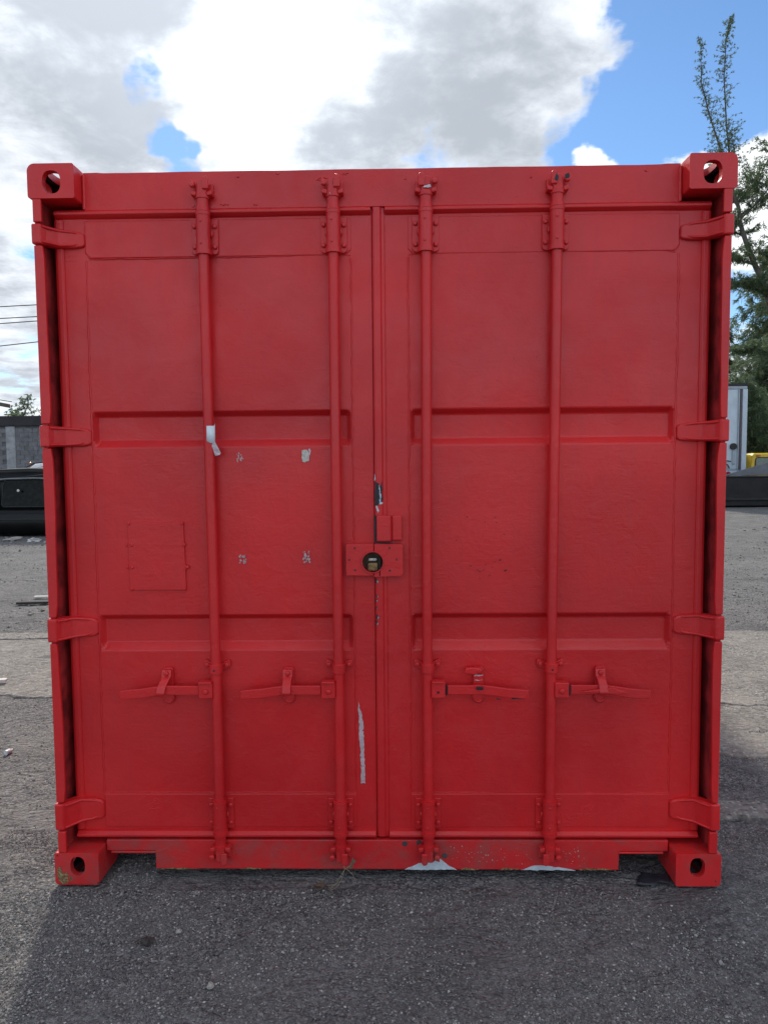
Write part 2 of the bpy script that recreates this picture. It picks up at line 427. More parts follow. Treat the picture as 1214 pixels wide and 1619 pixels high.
# concrete apron that crosses the yard under the container, broken edge towards the camera
def apron(name, x0, x1, y0, y1, zt, amp):
    bm = bmesh.new()
    pts = []
    n = max(4, int((x1-x0)/0.035))
    for i in range(n+1):
        x = x0+(x1-x0)*i/n; pts.append((x, y0 + amp*float(fbm(np.array([x+y0*3]), np.array([y0*7.7]), 1.3, 6, 0.62)[0])*2))
    for i in range(n, -1, -1):
        x = x0+(x1-x0)*i/n; pts.append((x, y1 + 0.5*amp*float(fbm(np.array([x]), np.array([y1*3.1]), 2.0, 6, 0.62)[0])))
    prism_xy(bm, pts, -0.12, zt)
    o = build(name, bm, CONC, None, 0.006, 1); o['kind'] = 'structure'; return o
apron('concrete_slab', 1.36, 9.5, 2.02, 3.96, 0.010, 0.16)
apron('concrete_slab', 1.36, 9.5, 1.25, 1.97, 0.004, 0.20)
apron('concrete_slab', -9.5, -1.36, 2.30, 3.74, 0.004, 0.12)
apron('concrete_slab', -9.5, -1.36, 3.78, 3.98, 0.012, 0.05)
apron('concrete_strip', 1.34, 3.4, 0.50, 0.66, 0.010, 0.03)

# pebbles: loose gravel lying on the ground near the camera
def icosa():
    bm = bmesh.new(); bmesh.ops.create_icosphere(bm, subdivisions=1, radius=1.0)
    v = np.array([q.co[:] for q in bm.verts]); f = np.array([[w.index for w in q.verts] for q in bm.faces]); bm.free()
    return v, f
def octa():
    v = np.array([(1, 0, 0), (-1, 0, 0), (0, 1, 0), (0, -1, 0), (0, 0, 1), (0.2, 0.1, -1)], float)
    return v, np.array([(0, 2, 4), (2, 1, 4), (1, 3, 4), (3, 0, 4), (2, 0, 5), (1, 2, 5), (3, 1, 5), (0, 3, 5)])
def pebbles(name, N, xr, yr, smin, smax, power, keep, shape=icosa):
    bv, bf = shape()
    x = rng.uniform(*xr, N); y = rng.uniform(*yr, N)
    dens = fbm(x, y, 1.3, 3) + 0.5*fbm(x+9, y+4, 6, 2)
    k = keep(x, y) & (dens > rng.uniform(-0.40, 0.45, N))
    x = x[k]; y = y[k]; n = len(x)
    s = smin + (smax-smin)*rng.random(n)**power
    v = bv[None]*(1 + 0.28*rng.standard_normal((n, len(bv), 1)))
    sc = s[:, None]*np.stack([rng.uniform(0.8, 1.4, n), rng.uniform(0.7, 1.1, n), rng.uniform(0.5, 0.85, n)], 1)
    a = rng.uniform(0, 6.28, n)
    v = v*sc[:, None, :]
    vx = v[..., 0]*np.cos(a)[:, None]-v[..., 1]*np.sin(a)[:, None]; vy = v[..., 0]*np.sin(a)[:, None]+v[..., 1]*np.cos(a)[:, None]
    gz = ground_h(x, y)-0.0045
    und = (np.abs(x) < 1.3) & (y > -0.03) & (y < 6.3)
    gz = np.where(und, -0.0095, gz)
    P = np.stack([vx + x[:, None], vy + y[:, None], v[..., 2] + (gz + s*0.25)[:, None]], -1).reshape(-1, 3)
    Fq = (bf[None]+(np.arange(n)*len(bv))[:, None, None]).reshape(-1, 3)
    o = np_mesh(name, P, Fq, PEB); o['kind'] = 'stuff'; return o
notunder = lambda x, y: ~((np.abs(x) < 1.26) & (y > -0.02)) | ((np.abs(x) < 1.03) & (np.abs(x) > 0.87) & (y < 0.6))
offslab = lambda x, y: ~((np.abs(x) < 1.30) & (y > -0.02))
pebbles('gravel', 260000, (-1.6, 1.6), (-0.82, 0.40), 0.0014, 0.0050, 2.3, notunder, octa)
pebbles('gravel', 900, (-2.0, 2.0), (-0.95, 0.9), 0.005, 0.010, 2.5, offslab)
pebbles('gravel', 40000, (-4.6, 4.8), (0.3, 4.6), 0.0025, 0.007, 3.0, lambda x, y: (np.abs(x) > 1.3) & (np.abs(x) < 1.9+y*0.75), octa)
pebbles('gravel', 60000, (-9.0, 11.5), (4.0, 14), 0.005, 0.016, 3.0, lambda x, y: (np.abs(x) > 1.5) & (np.abs(x) < 2+0.72*y) & (np.abs(x) > 0.42*y-0.2), octa)
pebbles('gravel', 1500, (-9.0, 11.5), (4.2, 14), 0.012, 0.03, 3.0, lambda x, y: np.abs(x) > 1.5)

# ================================================================== CONTAINER
L = 6.058; HW = 1.219; HT = 2.591
cont = empty('shipping_container', (0, 0, 0), 'red painted steel shipping container standing on the gravel with its doors shut', 'container')

# ---- corner castings (hollow, with real apertures)
def superellipse(cx, cz, rx, rz, n=2.6, k=28, flat=None):
    pts = []
    for i in range(k):
        t = 2*math.pi*i/k; c, s = math.cos(t), math.sin(t)
        x = rx*math.copysign(abs(c)**(2/n), c); z = rz*math.copysign(abs(s)**(2/n), s)
        pts.append((cx+x, cz+z))
    return pts
def bool_mesh(base_bm, cutters):
    def tmp(bm):
        bmesh.ops.recalc_face_normals(bm, faces=bm.faces[:])
        me = bpy.data.meshes.new('tmp'); bm.to_mesh(me); bm.free()
        o = bpy.data.objects.new('tmp', me); COL.objects.link(o); return o
    o = tmp(base_bm); cs = [tmp(c) for c in cutters]
    for c in cs:
        md = o.modifiers.new('b', 'BOOLEAN'); md.operation = 'DIFFERENCE'; md.solver = 'EXACT'; md.object = c
    bpy.context.view_layer.update()
    dg = bpy.context.evaluated_depsgraph_get()
    me = bpy.data.meshes.new_from_object(o.evaluated_get(dg))
    for q in [o]+cs:
        d = q.data; bpy.data.objects.remove(q); bpy.data.meshes.remove(d)
    me.materials.clear(); me.materials.append(PAINT)
    return me
def casting(top):
    """right-hand front casting; flipped for the others"""
    x0, x1 = 1.056, HW
    z0, z1 = (HT-0.118, HT) if top else (0.0, 0.122)
    bm = bmesh.new()
    # outline in xz with the rounded outer corner
    pts = [(x0+0.004, z0), (x0, z0+0.004)]
    ro = 0.026 if top else 0.008; ri = 0.007
    def arc(cx, cz, rr, a0, a1, k=7): return [(cx+rr*math.cos(R(a0+(a1-a0)*i/k)), cz+rr*math.sin(R(a0+(a1-a0)*i/k))) for i in range(k+1)]
    pts = arc(x0+ri, z0+ri, ri, 270, 180, 3) + arc(x0+ri, z1-ri, ri, 180, 90, 3)
    pts += arc(x1-ro, z1-ro, ro, 90, 0) + arc(x1-(0.010 if top else 0.016), z0+(0.010 if top else 0.016), 0.010 if top else 0.016, 0, -90, 4)
    prism_xz(bm, pts, 0.0, 0.178)
    cav = bmesh.new(); box(cav, x0+0.024, x1-0.026, 0.026, 0.15, z0+0.022, z1-0.026)
    h = bmesh.new()
    if top: prism_xz(h, superellipse(1.135, 2.528, 0.032, 0.039, 2.5), -0.02, 0.05)
    else: prism_xz(h, superellipse(1.134, 0.071, 0.027, 0.036, 2.5), -0.02, 0.05)
    hz = bmesh.new(); prism_xy(hz, superellipse(1.138, 0.09, 0.032, 0.062, 3.0), z1-0.05, z1+0.02) if top else prism_xy(hz, superellipse(1.138, 0.09, 0.032, 0.062, 3.0), z0-0.02, z0+0.05)
    hs = bmesh.new(); prism_yz(hs, superellipse(0.09, (z0+z1)/2, 0.040, 0.026, 3.0), x1-0.05, x1+0.02)
    return bool_mesh(bm, [cav, h, hz, hs])
for top in (True, False):
    base = casting(top)
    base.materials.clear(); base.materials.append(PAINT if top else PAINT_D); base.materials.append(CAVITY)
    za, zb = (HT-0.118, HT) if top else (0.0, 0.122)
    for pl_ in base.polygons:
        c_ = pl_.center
        if 1.076 < c_.x < HW-0.022 and 0.022 < c_.y < 0.155 and za+0.018 < c_.z < zb-0.022: pl_.material_index = 1  # inner faces take the painted shade
    for sx in (1, -1):
        for rear in (False, True):
            me = base.copy()
            M = Matrix.Diagonal((sx, -1 if rear else 1, 1, 1))
            if rear: M = Matrix.Translation((0, L, 0)) @ M
            me.transform(M)
            if (sx < 0) != rear: me.flip_normals()
            o = link('corner_casting', me, PAINT if top else PAINT_D, cont)
            md = o.modifiers.new('bevel', 'BEVEL'); md.width = 0.003; md.segments = 2; md.limit_method = 'ANGLE'; md.angle_limit = R(50)
    bpy.data.meshes.remove(base)

# ---- header (top end rail) with a slightly ragged upper lip
bm = bmesh.new()
n = 90
prof_top = []
for i in range(n+1):
    x = -1.05+2.10*i/n
    z = 2.5805 + 0.0012*float(fbm(np.array([x*1.0]), np.array([3.3]), 9.0, 4)[0])*2
    if abs(x) > 1.0: z += 0.002
    prof_top.append((x, z))
prism_xz(bm, [(-1.05, 2.452), (1.05, 2.452)] + prof_top[::-1], 0.066, 0.122)
build('header', bm, PAINT, cont, 0.0008, 1)
for sx in (1, -1):         # weld fillets where header meets casting
    bm = bmesh.new(); tube(bm, [(sx*1.05, 0.067, 2.455+0.118*i/14+random.uniform(-.001, .001)) for i in range(15)], [0.0065+random.uniform(-.0015, .0015) for i in range(15)], 8)
    build('weld_seam', bm, PAINT, cont)

# ---- sill (bottom end rail) with fork pockets
bm = bmesh.new()
sp = [(-1.052, 0.138), (-1.052, 0.094), (-0.868, 0.094), (-0.866, 0.024), (0.870, 0.022), (0.872, 0.094), (1.052, 0.094), (1.052, 0.138)]
prism_xz(bm, sp, 0.066, 0.13)
build('sill', bm, PAINT_D, cont, 0.004)
for sx in (1, -1):
    bm = bmesh.new()       # flanges round the fork pocket
    box(bm, sx*0.866 if sx > 0 else -1.034, 1.034 if sx > 0 else -0.866, 0.0635, 0.30, 0.086, 0.0935)
    box(bm, min(sx*0.8665, sx*0.8735), max(sx*0.8665, sx*0.8735), 0.131, 0.9, 0.024, 0.0855)
    build('fork_pocket', bm, PAINT_D, cont, 0.002)
bm = bmesh.new()           # floor and cross members, in the dark underneath
box(bm, -1.17, 1.17, 0.135, L-0.14, 0.125, 0.165)
for k in range(14): box(bm, -1.15, 1.15, 0.42+0.4*k, 0.47+0.4*k, 0.03, 0.1245)
build('underframe', bm, DARK, cont)

# ---- corner posts: the visible outer lip, notched at every hinge, dented inner edge
HINGES = [(2.390, 2.318), (1.692, 1.612), (0.997, 0.908), (0.309, 0.207)]
def lip_inner(z, sx):
    f = float(fbm(np.array([z*1.0]), np.array([11.0 if sx < 0 else 4.0]), 2.2, 3)[0])
    return (0.034 if sx < 0 else 0.031) + 0.009*f
for sx in (1, -1):
    post = bmesh.new()
    edges = [2.472] + [v for h in HINGES for v in h] + [0.123]
    for a, b in zip(edges[0::2], edges[1::2]):
        a -= 0.004 if a < 2.47 else 0; b += 0.004 if b > 0.13 else 0
        k = max(3, int((a-b)/0.04)); outer = []; inner = []
        for i in range(k+1):
            z = a+(b-a)*i/k
            end = min(a-z, z-b)
            w = lip_inner(z, sx)*(1 - 0.18*max(0, 1-end/0.05)) if (a-b) > 0.2 else 0.030
            outer.append((sx*(1.2045), z)); inner.append((sx*(1.2045-w), z))
        prism_xz(post, outer+inner[::-1], 0.0, 0.012)
    po = build('corner_post', post, PAINT, cont, 0.003)
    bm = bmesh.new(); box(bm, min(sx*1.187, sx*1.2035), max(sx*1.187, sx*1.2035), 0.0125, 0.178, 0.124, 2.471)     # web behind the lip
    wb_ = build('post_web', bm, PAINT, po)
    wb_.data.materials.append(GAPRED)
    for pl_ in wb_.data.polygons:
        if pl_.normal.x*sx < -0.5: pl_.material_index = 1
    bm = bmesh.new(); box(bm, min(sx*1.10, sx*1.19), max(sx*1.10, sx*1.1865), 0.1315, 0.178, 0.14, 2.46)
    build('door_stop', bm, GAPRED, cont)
bm = bmesh.new(); box(bm, 1.1665, 1.1715, 0.098, 0.13, 0.36, 1.60)
build('rubber_seal', bm, RUBBER, cont, 0.003)

# ---- body: corrugated sides, roof, front wall, rails
def corrug(a, b, depth, period=0.278):
    pts = []; y = a
    while y < b:
        for f, d in ((0, 0), (0.26, 0), (0.5, depth), (0.76, depth)):
            if y+f*period < b: pts.append((y+f*period, d))
        y += period
    pts.append((b, 0)); return pts
for sx in (1, -1):
    bm = bmesh.new(); pr = corrug(0.18, L-0.18, 0.036)
    lo = [bm.verts.new((sx*(1.215-d), y, 0.16)) for y, d in pr]; hi = [bm.verts.new((sx*(1.215-d), y, 2.52)) for y, d in pr]
    for i in range(len(pr)-1): bm.faces.new((lo[i], lo[i+1], hi[i+1], hi[i]))
    o = build('side_wall', bm, PAINT, cont)
    md = o.modifiers.new('solid', 'SOLIDIFY'); md.thickness = 0.003
    bm = bmesh.new(); box(bm, min(sx*1.15, sx*1.217), max(sx*1.15, sx*1.217), 0.179, L-0.179, 0.03, 0.16)
    build('bottom_rail', bm, PAINT_D, cont, 0.003)
    bm = bmesh.new(); box(bm, min(sx*1.157, sx*1.217), max(sx*1.157, sx*1.217), 0.179, L-0.179, 2.52, 2.575)
    build('top_rail', bm, PAINT, cont, 0.003)
bm = bmesh.new(); pr = corrug(0.125, L-0.125, 0.02, 0.209)
lo = [bm.verts.new((-1.05, y, 2.568-d)) for y, d in pr]; hi = [bm.verts.new((1.05, y, 2.568-d)) for y, d in pr]
for i in range(len(pr)-1): bm.faces.new((lo[i], hi[i], hi[i+1], lo[i+1]))
build('roof', bm, PAINT, cont)
bm = bmesh.new()
for sx in (1, -1): box(bm, min(sx*1.05, sx*1.156), max(sx*1.05, sx*1.156), 0.18, L-0.18, 2.562, 2.57)
build('roof_edge', bm, PAINT, cont)
bm = bmesh.new(); box(bm, -1.05, 1.05, L-0.06, L-0.03, 0.03, 2.57)
build('end_wall', bm, PAINT, cont)

# ---- doors
YD = 0.080
def door_panel(name, x0, x1, px0, px1, label, fine):
    """door leaf: one pressed sheet, two recessed bands, shallow dents"""
    d = 0.027; s1 = 0.018; s2 = 0.027; se = 0.016
    bands = [(0.859, 0.992), (1.611, 1.741)]
    xs = set(np.round(np.arange(x0, x1+1e-6, 0.024), 4)) | {x0, x1, px0, px0+se, px1-se, px1}
    zs = set(np.round(np.arange(0.142, 2.458, 0.026), 4)) | {0.142, 2.458}
    for a, b in bands: zs |= {a, a+s2, b-s1, b}
    def clean(s, keep):
        s = sorted(s); out = []
        for v in s:
            if v in keep or all(abs(v-k) > 0.006 for k in keep): out.append(v)
        return np.array(sorted(set(out)))
    xs = clean(xs, {x0, x1, px0, px0+se, px1-se, px1}); zs = clean(zs, {0.142, 2.458} | {v for a, b in bands for v in (a, a+s2, b-s1, b)})
    XX, ZZ = np.meshgrid(xs, zs)
    fx = np.clip(np.minimum((XX-px0)/se, (px1-XX)/se), 0, 1)
    rec = np.zeros_like(XX)
    for a, b in bands: rec = np.maximum(rec, np.clip(np.minimum((ZZ-a)/s2, (b-ZZ)/s1), 0, 1)*fx)
    YY = YD + d*rec
    inner = np.clip(np.minimum((XX-px0)/0.08, (px1-XX)/0.08), 0, 1)
    YY = YY + 0.0035*fbm(XX, ZZ, fine, 3)*2*inner
    nV = XX.size; nx, nz = len(xs), len(zs)
    Vf = np.stack([XX, YY, ZZ], -1).reshape(-1, 3)
    I = np.arange(nV).reshape(nz, nx)
    Fq = np.stack([I[:-1, :-1], I[:-1, 1:], I[1:, 1:], I[1:, :-1]], -1).reshape(-1, 4)
    # returned edges
    ring = np.concatenate([I[0, :], I[1:, -1], I[-1, -2::-1], I[-2:0:-1, 0]])
    back = Vf[ring].copy(); back[:, 1] = 0.13
    k = len(ring); bi = nV+np.arange(k)
    side = np.stack([ring, bi, np.roll(bi, -1), np.roll(ring, -1)], -1)
    Vf = np.concatenate([Vf, back]); Fq = np.concatenate([Fq, side])
    o = np_mesh(name, Vf, Fq, PAINT, cont)
    if label: o['label'] = label
    md = o.modifiers.new('bevel', 'BEVEL'); md.width = 0.005; md.segments = 3; md.limit_method = 'ANGLE'; md.angle_limit = R(22)
    return o
doorL = door_panel('door', -1.165, -0.0295, -1.054, -0.112, 'left door leaf with the small hatch plate and tape scraps', 1.3)
doorR = door_panel('door', -0.0285, 1.165, 0.104, 1.050, 'right door leaf carrying the centre sealing strip', 1.7)

def bead(parent, pts, r=0.0035, jit=0.0009):
    P = []
    for (x, z), (x2, z2) in zip(pts[:-1], pts[1:]):
        Ls = math.hypot(x2-x, z2-z); k = max(2, int(Ls/0.014))
        for i in range(k): P.append((x+(x2-x)*i/k, z+(z2-z)*i/k))
    P.append(pts[-1])
    bm = bmesh.new()
    tube(bm, [(x+random.uniform(-jit, jit), YD+0.0012+random.uniform(-.0006, .0006), z+random.uniform(-jit, jit)) for x, z in P], [r*random.uniform(0.75, 1.2) for _ in P], 6)
    return build('weld_seam', bm, PAINT, parent)
for par, a, b in ((doorL, -1.056, -0.105), (doorR, 1.054, 0.098)):
    sgn = 1 if a > 0 else -1
    for x in (a, b):
        wob = []
        for z in np.linspace(2.28, 0.32, 25):
            wob.append((x+0.0022*float(fbm(np.array([z]), np.array([x*9]), 4, 2)[0]), z))
        bead(par, wob, 0.0040, 0.0020)
    # welded patch plates, top and bottom
    for (z0, z1) in ((2.2885, 2.418), (0.183, 0.3125)):
        bm = bmesh.new()
        lo, hi = (min(a, b)-0.006*0, max(a, b))
        c = 0.018
        prism_xz(bm, [(lo+c, z0), (hi-c, z0), (hi, z0+c), (hi, z1), (lo, z1), (lo, z0+c)] if z0 > 1 else [(lo, z0), (hi, z0), (hi, z1), (lo, z1)], YD-0.0045, YD+0.006)
        build('patch_plate', bm, PAINT, par, 0.003, 2)
    bead(par, [(a-sgn*0.012, 2.286), (b+sgn*0.0, 2.288)], 0.0034)
    bead(par, [(a, 2.40), (a, 2.31), (a-sgn*0.014, 2.288)], 0.0036)
    bead(par, [(a-sgn*0.002, 0.315), (b, 0.315)], 0.0024, 0.0006)
    # gaskets: bevelled strips along the top, bottom and hinge side
    x_in = -0.034 if sgn < 0 else 0.016
    x_out = 1.160*sgn
    half = [(YD+0.004, 0), (YD-0.010, 0.007), (YD-0.020, 0.014), (YD-0.020, 0.022), (YD-0.010, 0.031), (YD+0.004, 0.036)]
    for z0, name in ((2.4235, 'top'), (0.1385, 'bottom')):
        bm = bmesh.new(); prism_yz(bm, [(y, z0+dz) for y, dz in half], x_in, x_out)
        build('door_gasket', bm, PAINT, par, 0.002)
    bm = bmesh.new(); xa, xb = sgn*1.1635, sgn*1.132
    prism_xy(bm, [(xa, YD+0.004), (xa, YD-0.006), (xa-sgn*0.010, YD-0.011), (xb+sgn*0.007, YD-0.011), (xb, YD-0.003), (xb, YD+0.004)], 0.176, 2.4225)
    build('door_gasket', bm, PAINT, par, 0.002)
# centre strip on the right leaf, lapping over the left
bm = bmesh.new(); prism_xy(bm, [(-0.0285, YD+0.004), (-0.0285, YD-0.008), (-0.022, YD-0.012), (-0.002, YD-0.012), (0.004, YD-0.006), (0.0145, YD-0.004), (0.0145, YD+0.004)], 0.150, 2.452)
build('door_gasket', bm, PAINT, doorR, 0.0015)
bead(doorR, [(0.016, 2.42), (0.0165, 1.4), (0.016, 0.18)], 0.0022, 0.0007)

# hinges
def hinge(sx, z1, z0, parent):
    """stout lug in the post, blade narrowing onto the door"""
    bm = bmesh.new()
    zc = (z0+z1)/2; h = (z1-z0)/2
    st = [(1.2115, -0.002, 0.060, h-0.001, 0), (1.181, -0.004, 0.050, h-0.002, 0), (1.168, 0.018, 0.070, h-0.003, 0), (1.138, 0.054, 0.088, h-0.005, -0.001), (1.090, 0.064, 0.088, h*0.82, -0.002), (1.066, 0.067, 0.088, h*0.70, -0.003), (1.056, 0.071, 0.088, h*0.52, -0.003)]
    rings = [[bm.verts.new((sx*x, y0, zc+o-hh)), bm.verts.new((sx*x, y0, zc+o+hh)), bm.verts.new((sx*x, y1, zc+o+hh)), bm.verts.new((sx*x, y1, zc+o-hh))] for x, y0, y1, hh, o in st]
    for i in range(len(rings)-1):
        for k in range(4): bm.faces.new((rings[i][k], rings[i][(k+1) % 4], rings[i+1][(k+1) % 4], rings[i+1][k]))
    bm.faces.new(rings[0]); bm.faces.new(rings[-1])
    build('hinge', bm, PAINT, parent, 0.006, 3)
    for s in (1, -1):       # raised rib along the upper and lower edge of the blade
        bm = bmesh.new()
        tube(bm, [(sx*1.176, 0.004, zc+s*(h-0.010)), (sx*1.160, 0.024, zc+s*(h-0.011)), (sx*1.138, 0.0545, zc+s*(h-0.011)), (sx*1.095, 0.0635, zc+s*(h*0.82-0.007)), (sx*1.078, 0.0665, zc+s*(h*0.74-0.009))], [0.004, 0.0055, 0.0055, 0.005, 0.002], 8)
        build('hinge_rib', bm, PAINT, parent)
for sx, par in ((-1, doorL), (1, doorR)):
    for z1, z0 in HINGES: hinge(sx, z1, z0, par)

# ---- locking bars
YR = 0.044
def curve_handle(bm, pts, h, th):
    """flat bar along pts (x, y, z) with height h"""
    rings = []
    for (x, y, z, hh) in pts:
        rings.append([bm.verts.new((x, y-th/2, z-hh/2)), bm.verts.new((x, y-th/2, z+hh/2)), bm.verts.new((x, y+th/2, z+hh/2)), bm.verts.new((x, y+th/2, z-hh/2))])
    for i in range(len(rings)-1):
        for k in range(4): bm.faces.new((rings[i][k], rings[i][(k+1) % 4], rings[i+1][(k+1) % 4], rings[i+1][k]))
    bm.faces.new(rings[0]); bm.faces.new(rings[-1])
def locking_bar(xt, xb, side, label, variant):
    """vertical rod with cams, sleeves, guide and handle. side = -1: handle to the left"""
    t = bpy.data.objects.new('locking_bar', None); COL.objects.link(t); t.parent = cont; t.empty_display_size = 0.1
    t.location = (xb, 0, 0); t['label'] = label
    dx = xt-xb
    X = lambda z: dx*(z-0.1)/2.4
    bm = bmesh.new()
    zz = np.linspace(0.15, 2.45, 30)
    tube(bm, [(X(z)+0.0012*math.sin(z*2.3+variant), YR, z) for z in zz], 0.0185, 20)
    build('rod', bm, PAINT, t)
    for top in (True, False):
        xs = X(2.4) if top else X(0.2)
        z0, z1 = (2.292, 2.432) if top else (0.176, 0.304)
        bm = bmesh.new()
        lathe_z(bm, xs, YR, [(z0-0.006, 0.019), (z0-0.006, 0.0275), (z0+0.010, 0.0275), (z0+0.0105, 0.0245), (z1-0.012, 0.0245), (z1-0.0115, 0.026), (z1, 0.026), (z1+0.0005, 0.020)], 24)
        if top: lathe_z(bm, xs, YR, [(2.4335, 0.021), (2.4335, 0.0245), (2.442, 0.0225), (2.460, 0.0200), (2.476, 0.0205), (2.477, 0.024), (2.492, 0.024), (2.4925, 0.018)], 20)
        else: lathe_z(bm, xs, YR, [(0.118, 0.018), (0.1185, 0.023), (0.130, 0.0235), (0.1305, 0.0195), (0.150, 0.0195), (0.166, 0.022), (0.169, 0.0225), (0.1695, 0.017)], 20)
        build('sleeve', bm, PAINT, t)
        for dz in (0.030, 0.105):
            bm = bmesh.new(); bolt_mesh(bm, xs-0.004, YR-0.0238, z0+dz, 0.0048, 0.0035)
            build('rivet', bm, PAINT, t)
        # backing plate with rounded lower corners and four bolts
        bm = bmesh.new(); w = 0.047; c = 0.012
        if top: prism_xz(bm, [(xs-w, z0+c), (xs-w+c*0.3, z0+c*0.3), (xs-w+c, z0), (xs+w-c, z0), (xs+w-c*0.3, z0+c*0.3), (xs+w, z0+c), (xs+w, 2.416), (xs-w, 2.416)], 0.0655, YD-0.002)
        else: prism_xz(bm, [(xs-w, 0.184), (xs+w, 0.184), (xs+w, 0.300), (xs-w, 0.300)], 0.0655, YD-0.002)
        build('bracket_plate', bm, PAINT, t, 0.0025)
        for sx in (1, -1):
            for zb in ((2.318, 2.390) if top else (0.208, 0.276)):
                bm = bmesh.new(); bolt_mesh(bm, xs+sx*0.036, 0.0655, zb+random.uniform(-.001, .001), 0.0095, 0.009)
                build('bolt', bm, PAINT, t, 0.0012, 1)
            bm = bmesh.new(); tube(bm, [(xs+sx*0.026, 0.058, (z0+z1)/2-0.012+0.008*i) for i in range(4)], [0.002, 0.006, 0.005, 0.002], 7)
            build('weld_seam', bm, PAINT, t)
    # cams and keepers, top and bottom
    for top in (True, False):
        xs = X(2.5) if top else X(0.1); f = 1 if top else -1
        zk = 2.518 if top else 0.094
        P_ = PAINT if top else PAINT_D
        bm = bmesh.new()                     # keeper: two side jaws on a foot welded to the rail
        hs = side*f if top else side
        box(bm, xs-0.036, xs+0.036, 0.054, 0.0655, zk-0.016, zk+0.016)
        prism_xz(bm, [(xs-0.038, zk-0.030*f), (xs-0.020, zk-0.034*f), (xs-0.018, zk-0.020*f), (xs-0.036, zk-0.014*f)], 0.028, 0.0655)
        prism_xz(bm, [(xs+0.038, zk-0.030*f), (xs+0.020, zk-0.034*f), (xs+0.018, zk-0.020*f), (xs+0.036, zk-0.014*f)], 0.028, 0.0655)
        prism_xz(bm, [(xs+side*0.040, zk+0.026*f), (xs+side*0.026, zk+0.020*f), (xs+side*0.024, zk+0.006*f), (xs+side*0.040, zk+0.014*f)], 0.034, 0.0655)
        build('cam_keeper', bm, P_, t, 0.003)
        bm = bmesh.new()                     # cam: flat tongue on the rod end, nose to one side
        prism_xz(bm, [(xs-0.016, zk-0.044*f), (xs+0.016, zk-0.044*f), (xs+0.017, zk+0.020*f), (xs+0.010, zk+0.026*f), (xs-0.013, zk+0.024*f), (xs-0.017, zk+0.016*f)], 0.030, 0.052)
        build('cam', bm, P_, t, 0.004)
        bm = bmesh.new()
        prism_xz(bm, [(xs-side*0.004, zk-0.012*f), (xs-side*0.026, zk-0.012*f), (xs-side*0.027, zk+0.024*f), (xs-side*0.020, zk+0.033*f), (xs-side*0.008, zk+0.031*f), (xs-side*0.003, zk+0.020*f)], 0.022, 0.0295)
        build('cam_nose', bm, P_, t, 0.003)
        bm = bmesh.new(); bolt_mesh(bm, xs+side*0.031, 0.033, zk+0.004*f, 0.0105, 0.012, 10)
        build('bolt', bm, P_, t, 0.001, 1)
    # guide clamp
    xs = X(0.8); zc = 0.802
    bm = bmesh.new()
    lathe_z(bm, xs, YR, [(zc-0.018, 0.019), (zc-0.018, 0.0245), (zc+0.016, 0.0245), (zc+0.016, 0.019)], 20)
    build('guide_clamp', bm, PAINT, t, 0.0012, 1)
    for sx in (1, -1):
        bm = bmesh.new()
        prism_xz(bm, [(xs+sx*0.018, zc-0.014), (xs+sx*0.040, zc-0.008), (xs+sx*0.049, zc), (xs+sx*0.049, zc+0.018), (xs+sx*0.042, zc+0.025), (xs+sx*0.018, zc+0.012)], 0.0655, YD-0.002)
        build('clamp_ear', bm, PAINT, t, 0.002)
        bm = bmesh.new(); bolt_mesh(bm, xs+sx*0.036, 0.0655, zc+0.006, 0.0095, 0.008)
        build('bolt', bm, PAINT, t, 0.001, 1)
    if variant in (0, 3):
        bm = bmesh.new(); bolt_mesh(bm, xs-0.001, YR-0.0243, zc-0.004, 0.004, 0.0006)
        build('clamp_hole', bm, DARK, t)
    # handle hub: block hugging the rod, folded ear on top
    zc = 0.722; s = side
    bm = bmesh.new()
    xa, xb_ = s*0.012, s*0.062
    prism_xy(bm, [(xa, 0.022), (xb_, 0.020), (xb_, 0.052), (xa, 0.060)], zc-0.028, zc+0.028)
    build('handle_hub', bm, PAINT, t, 0.003)
    if variant != 3:
        bm = bmesh.new(); prism_xy(bm, [(s*0.0135, 0.012), (s*0.0605, 0.012), (s*0.0605, 0.046), (s*0.0135, 0.046)], zc+0.0285, zc+0.036)
        build('hub_ear', bm, PAINT, t, 0.002)
    bm = bmesh.new(); bolt_mesh(bm, s*0.036, 0.0205, zc-(0.002 if variant != 2 else 0.006), 0.010 if variant != 2 else 0.005, 0.010 if variant != 2 else 0.002, 10)
    build('bolt', bm, PAINT if variant != 2 else DARK, t, 0.001, 1)
    if variant in (2, 3):
        bm = bmesh.new(); box(bm, min(s*0.0625, s*0.069), max(s*0.0625, s*0.069), 0.024, 0.045, zc-0.02, zc+0.018)
        build('hinge_pin', bm, DARK, t, 0.002, 1)
    # handle bar
    dz = [(-0.001), (0.0), (0.002), (0.0), (-0.007), (-0.010), (-0.011)]
    drop = (0.0, 0.001, 0.002, 0.003)[variant]
    bm = bmesh.new()
    x_s = 0.064 if variant < 2 else 0.070
    tip = (0.349, 0.356, 0.361, 0.352)[variant]
    pts = []
    for i, f in enumerate((0, 0.25, 0.42, 0.56, 0.74, 0.9, 1.0)):
        y = 0.036 - 0.012*f - (0.006 if f > 0.5 else 0)
        pts.append((s*(x_s+(tip-x_s)*f), y, zc+dz[i]-drop*f, 0.034 if f < 0.95 else 0.031))
    curve_handle(bm, pts, 0.034, 0.010)
    build('handle', bm, PAINT, t, 0.0025)
    if variant == 3:      # crushed flap on the rightmost handle
        bm = bmesh.new(); prism_xz(bm, [(s*0.10, zc-0.004), (s*0.17, zc+0.006), (s*0.215, zc+0.012), (s*0.275, zc-0.010), (s*0.22, zc-0.012)], 0.014, 0.022)
        build('bent_flap', bm, PAINT, t, 0.002)
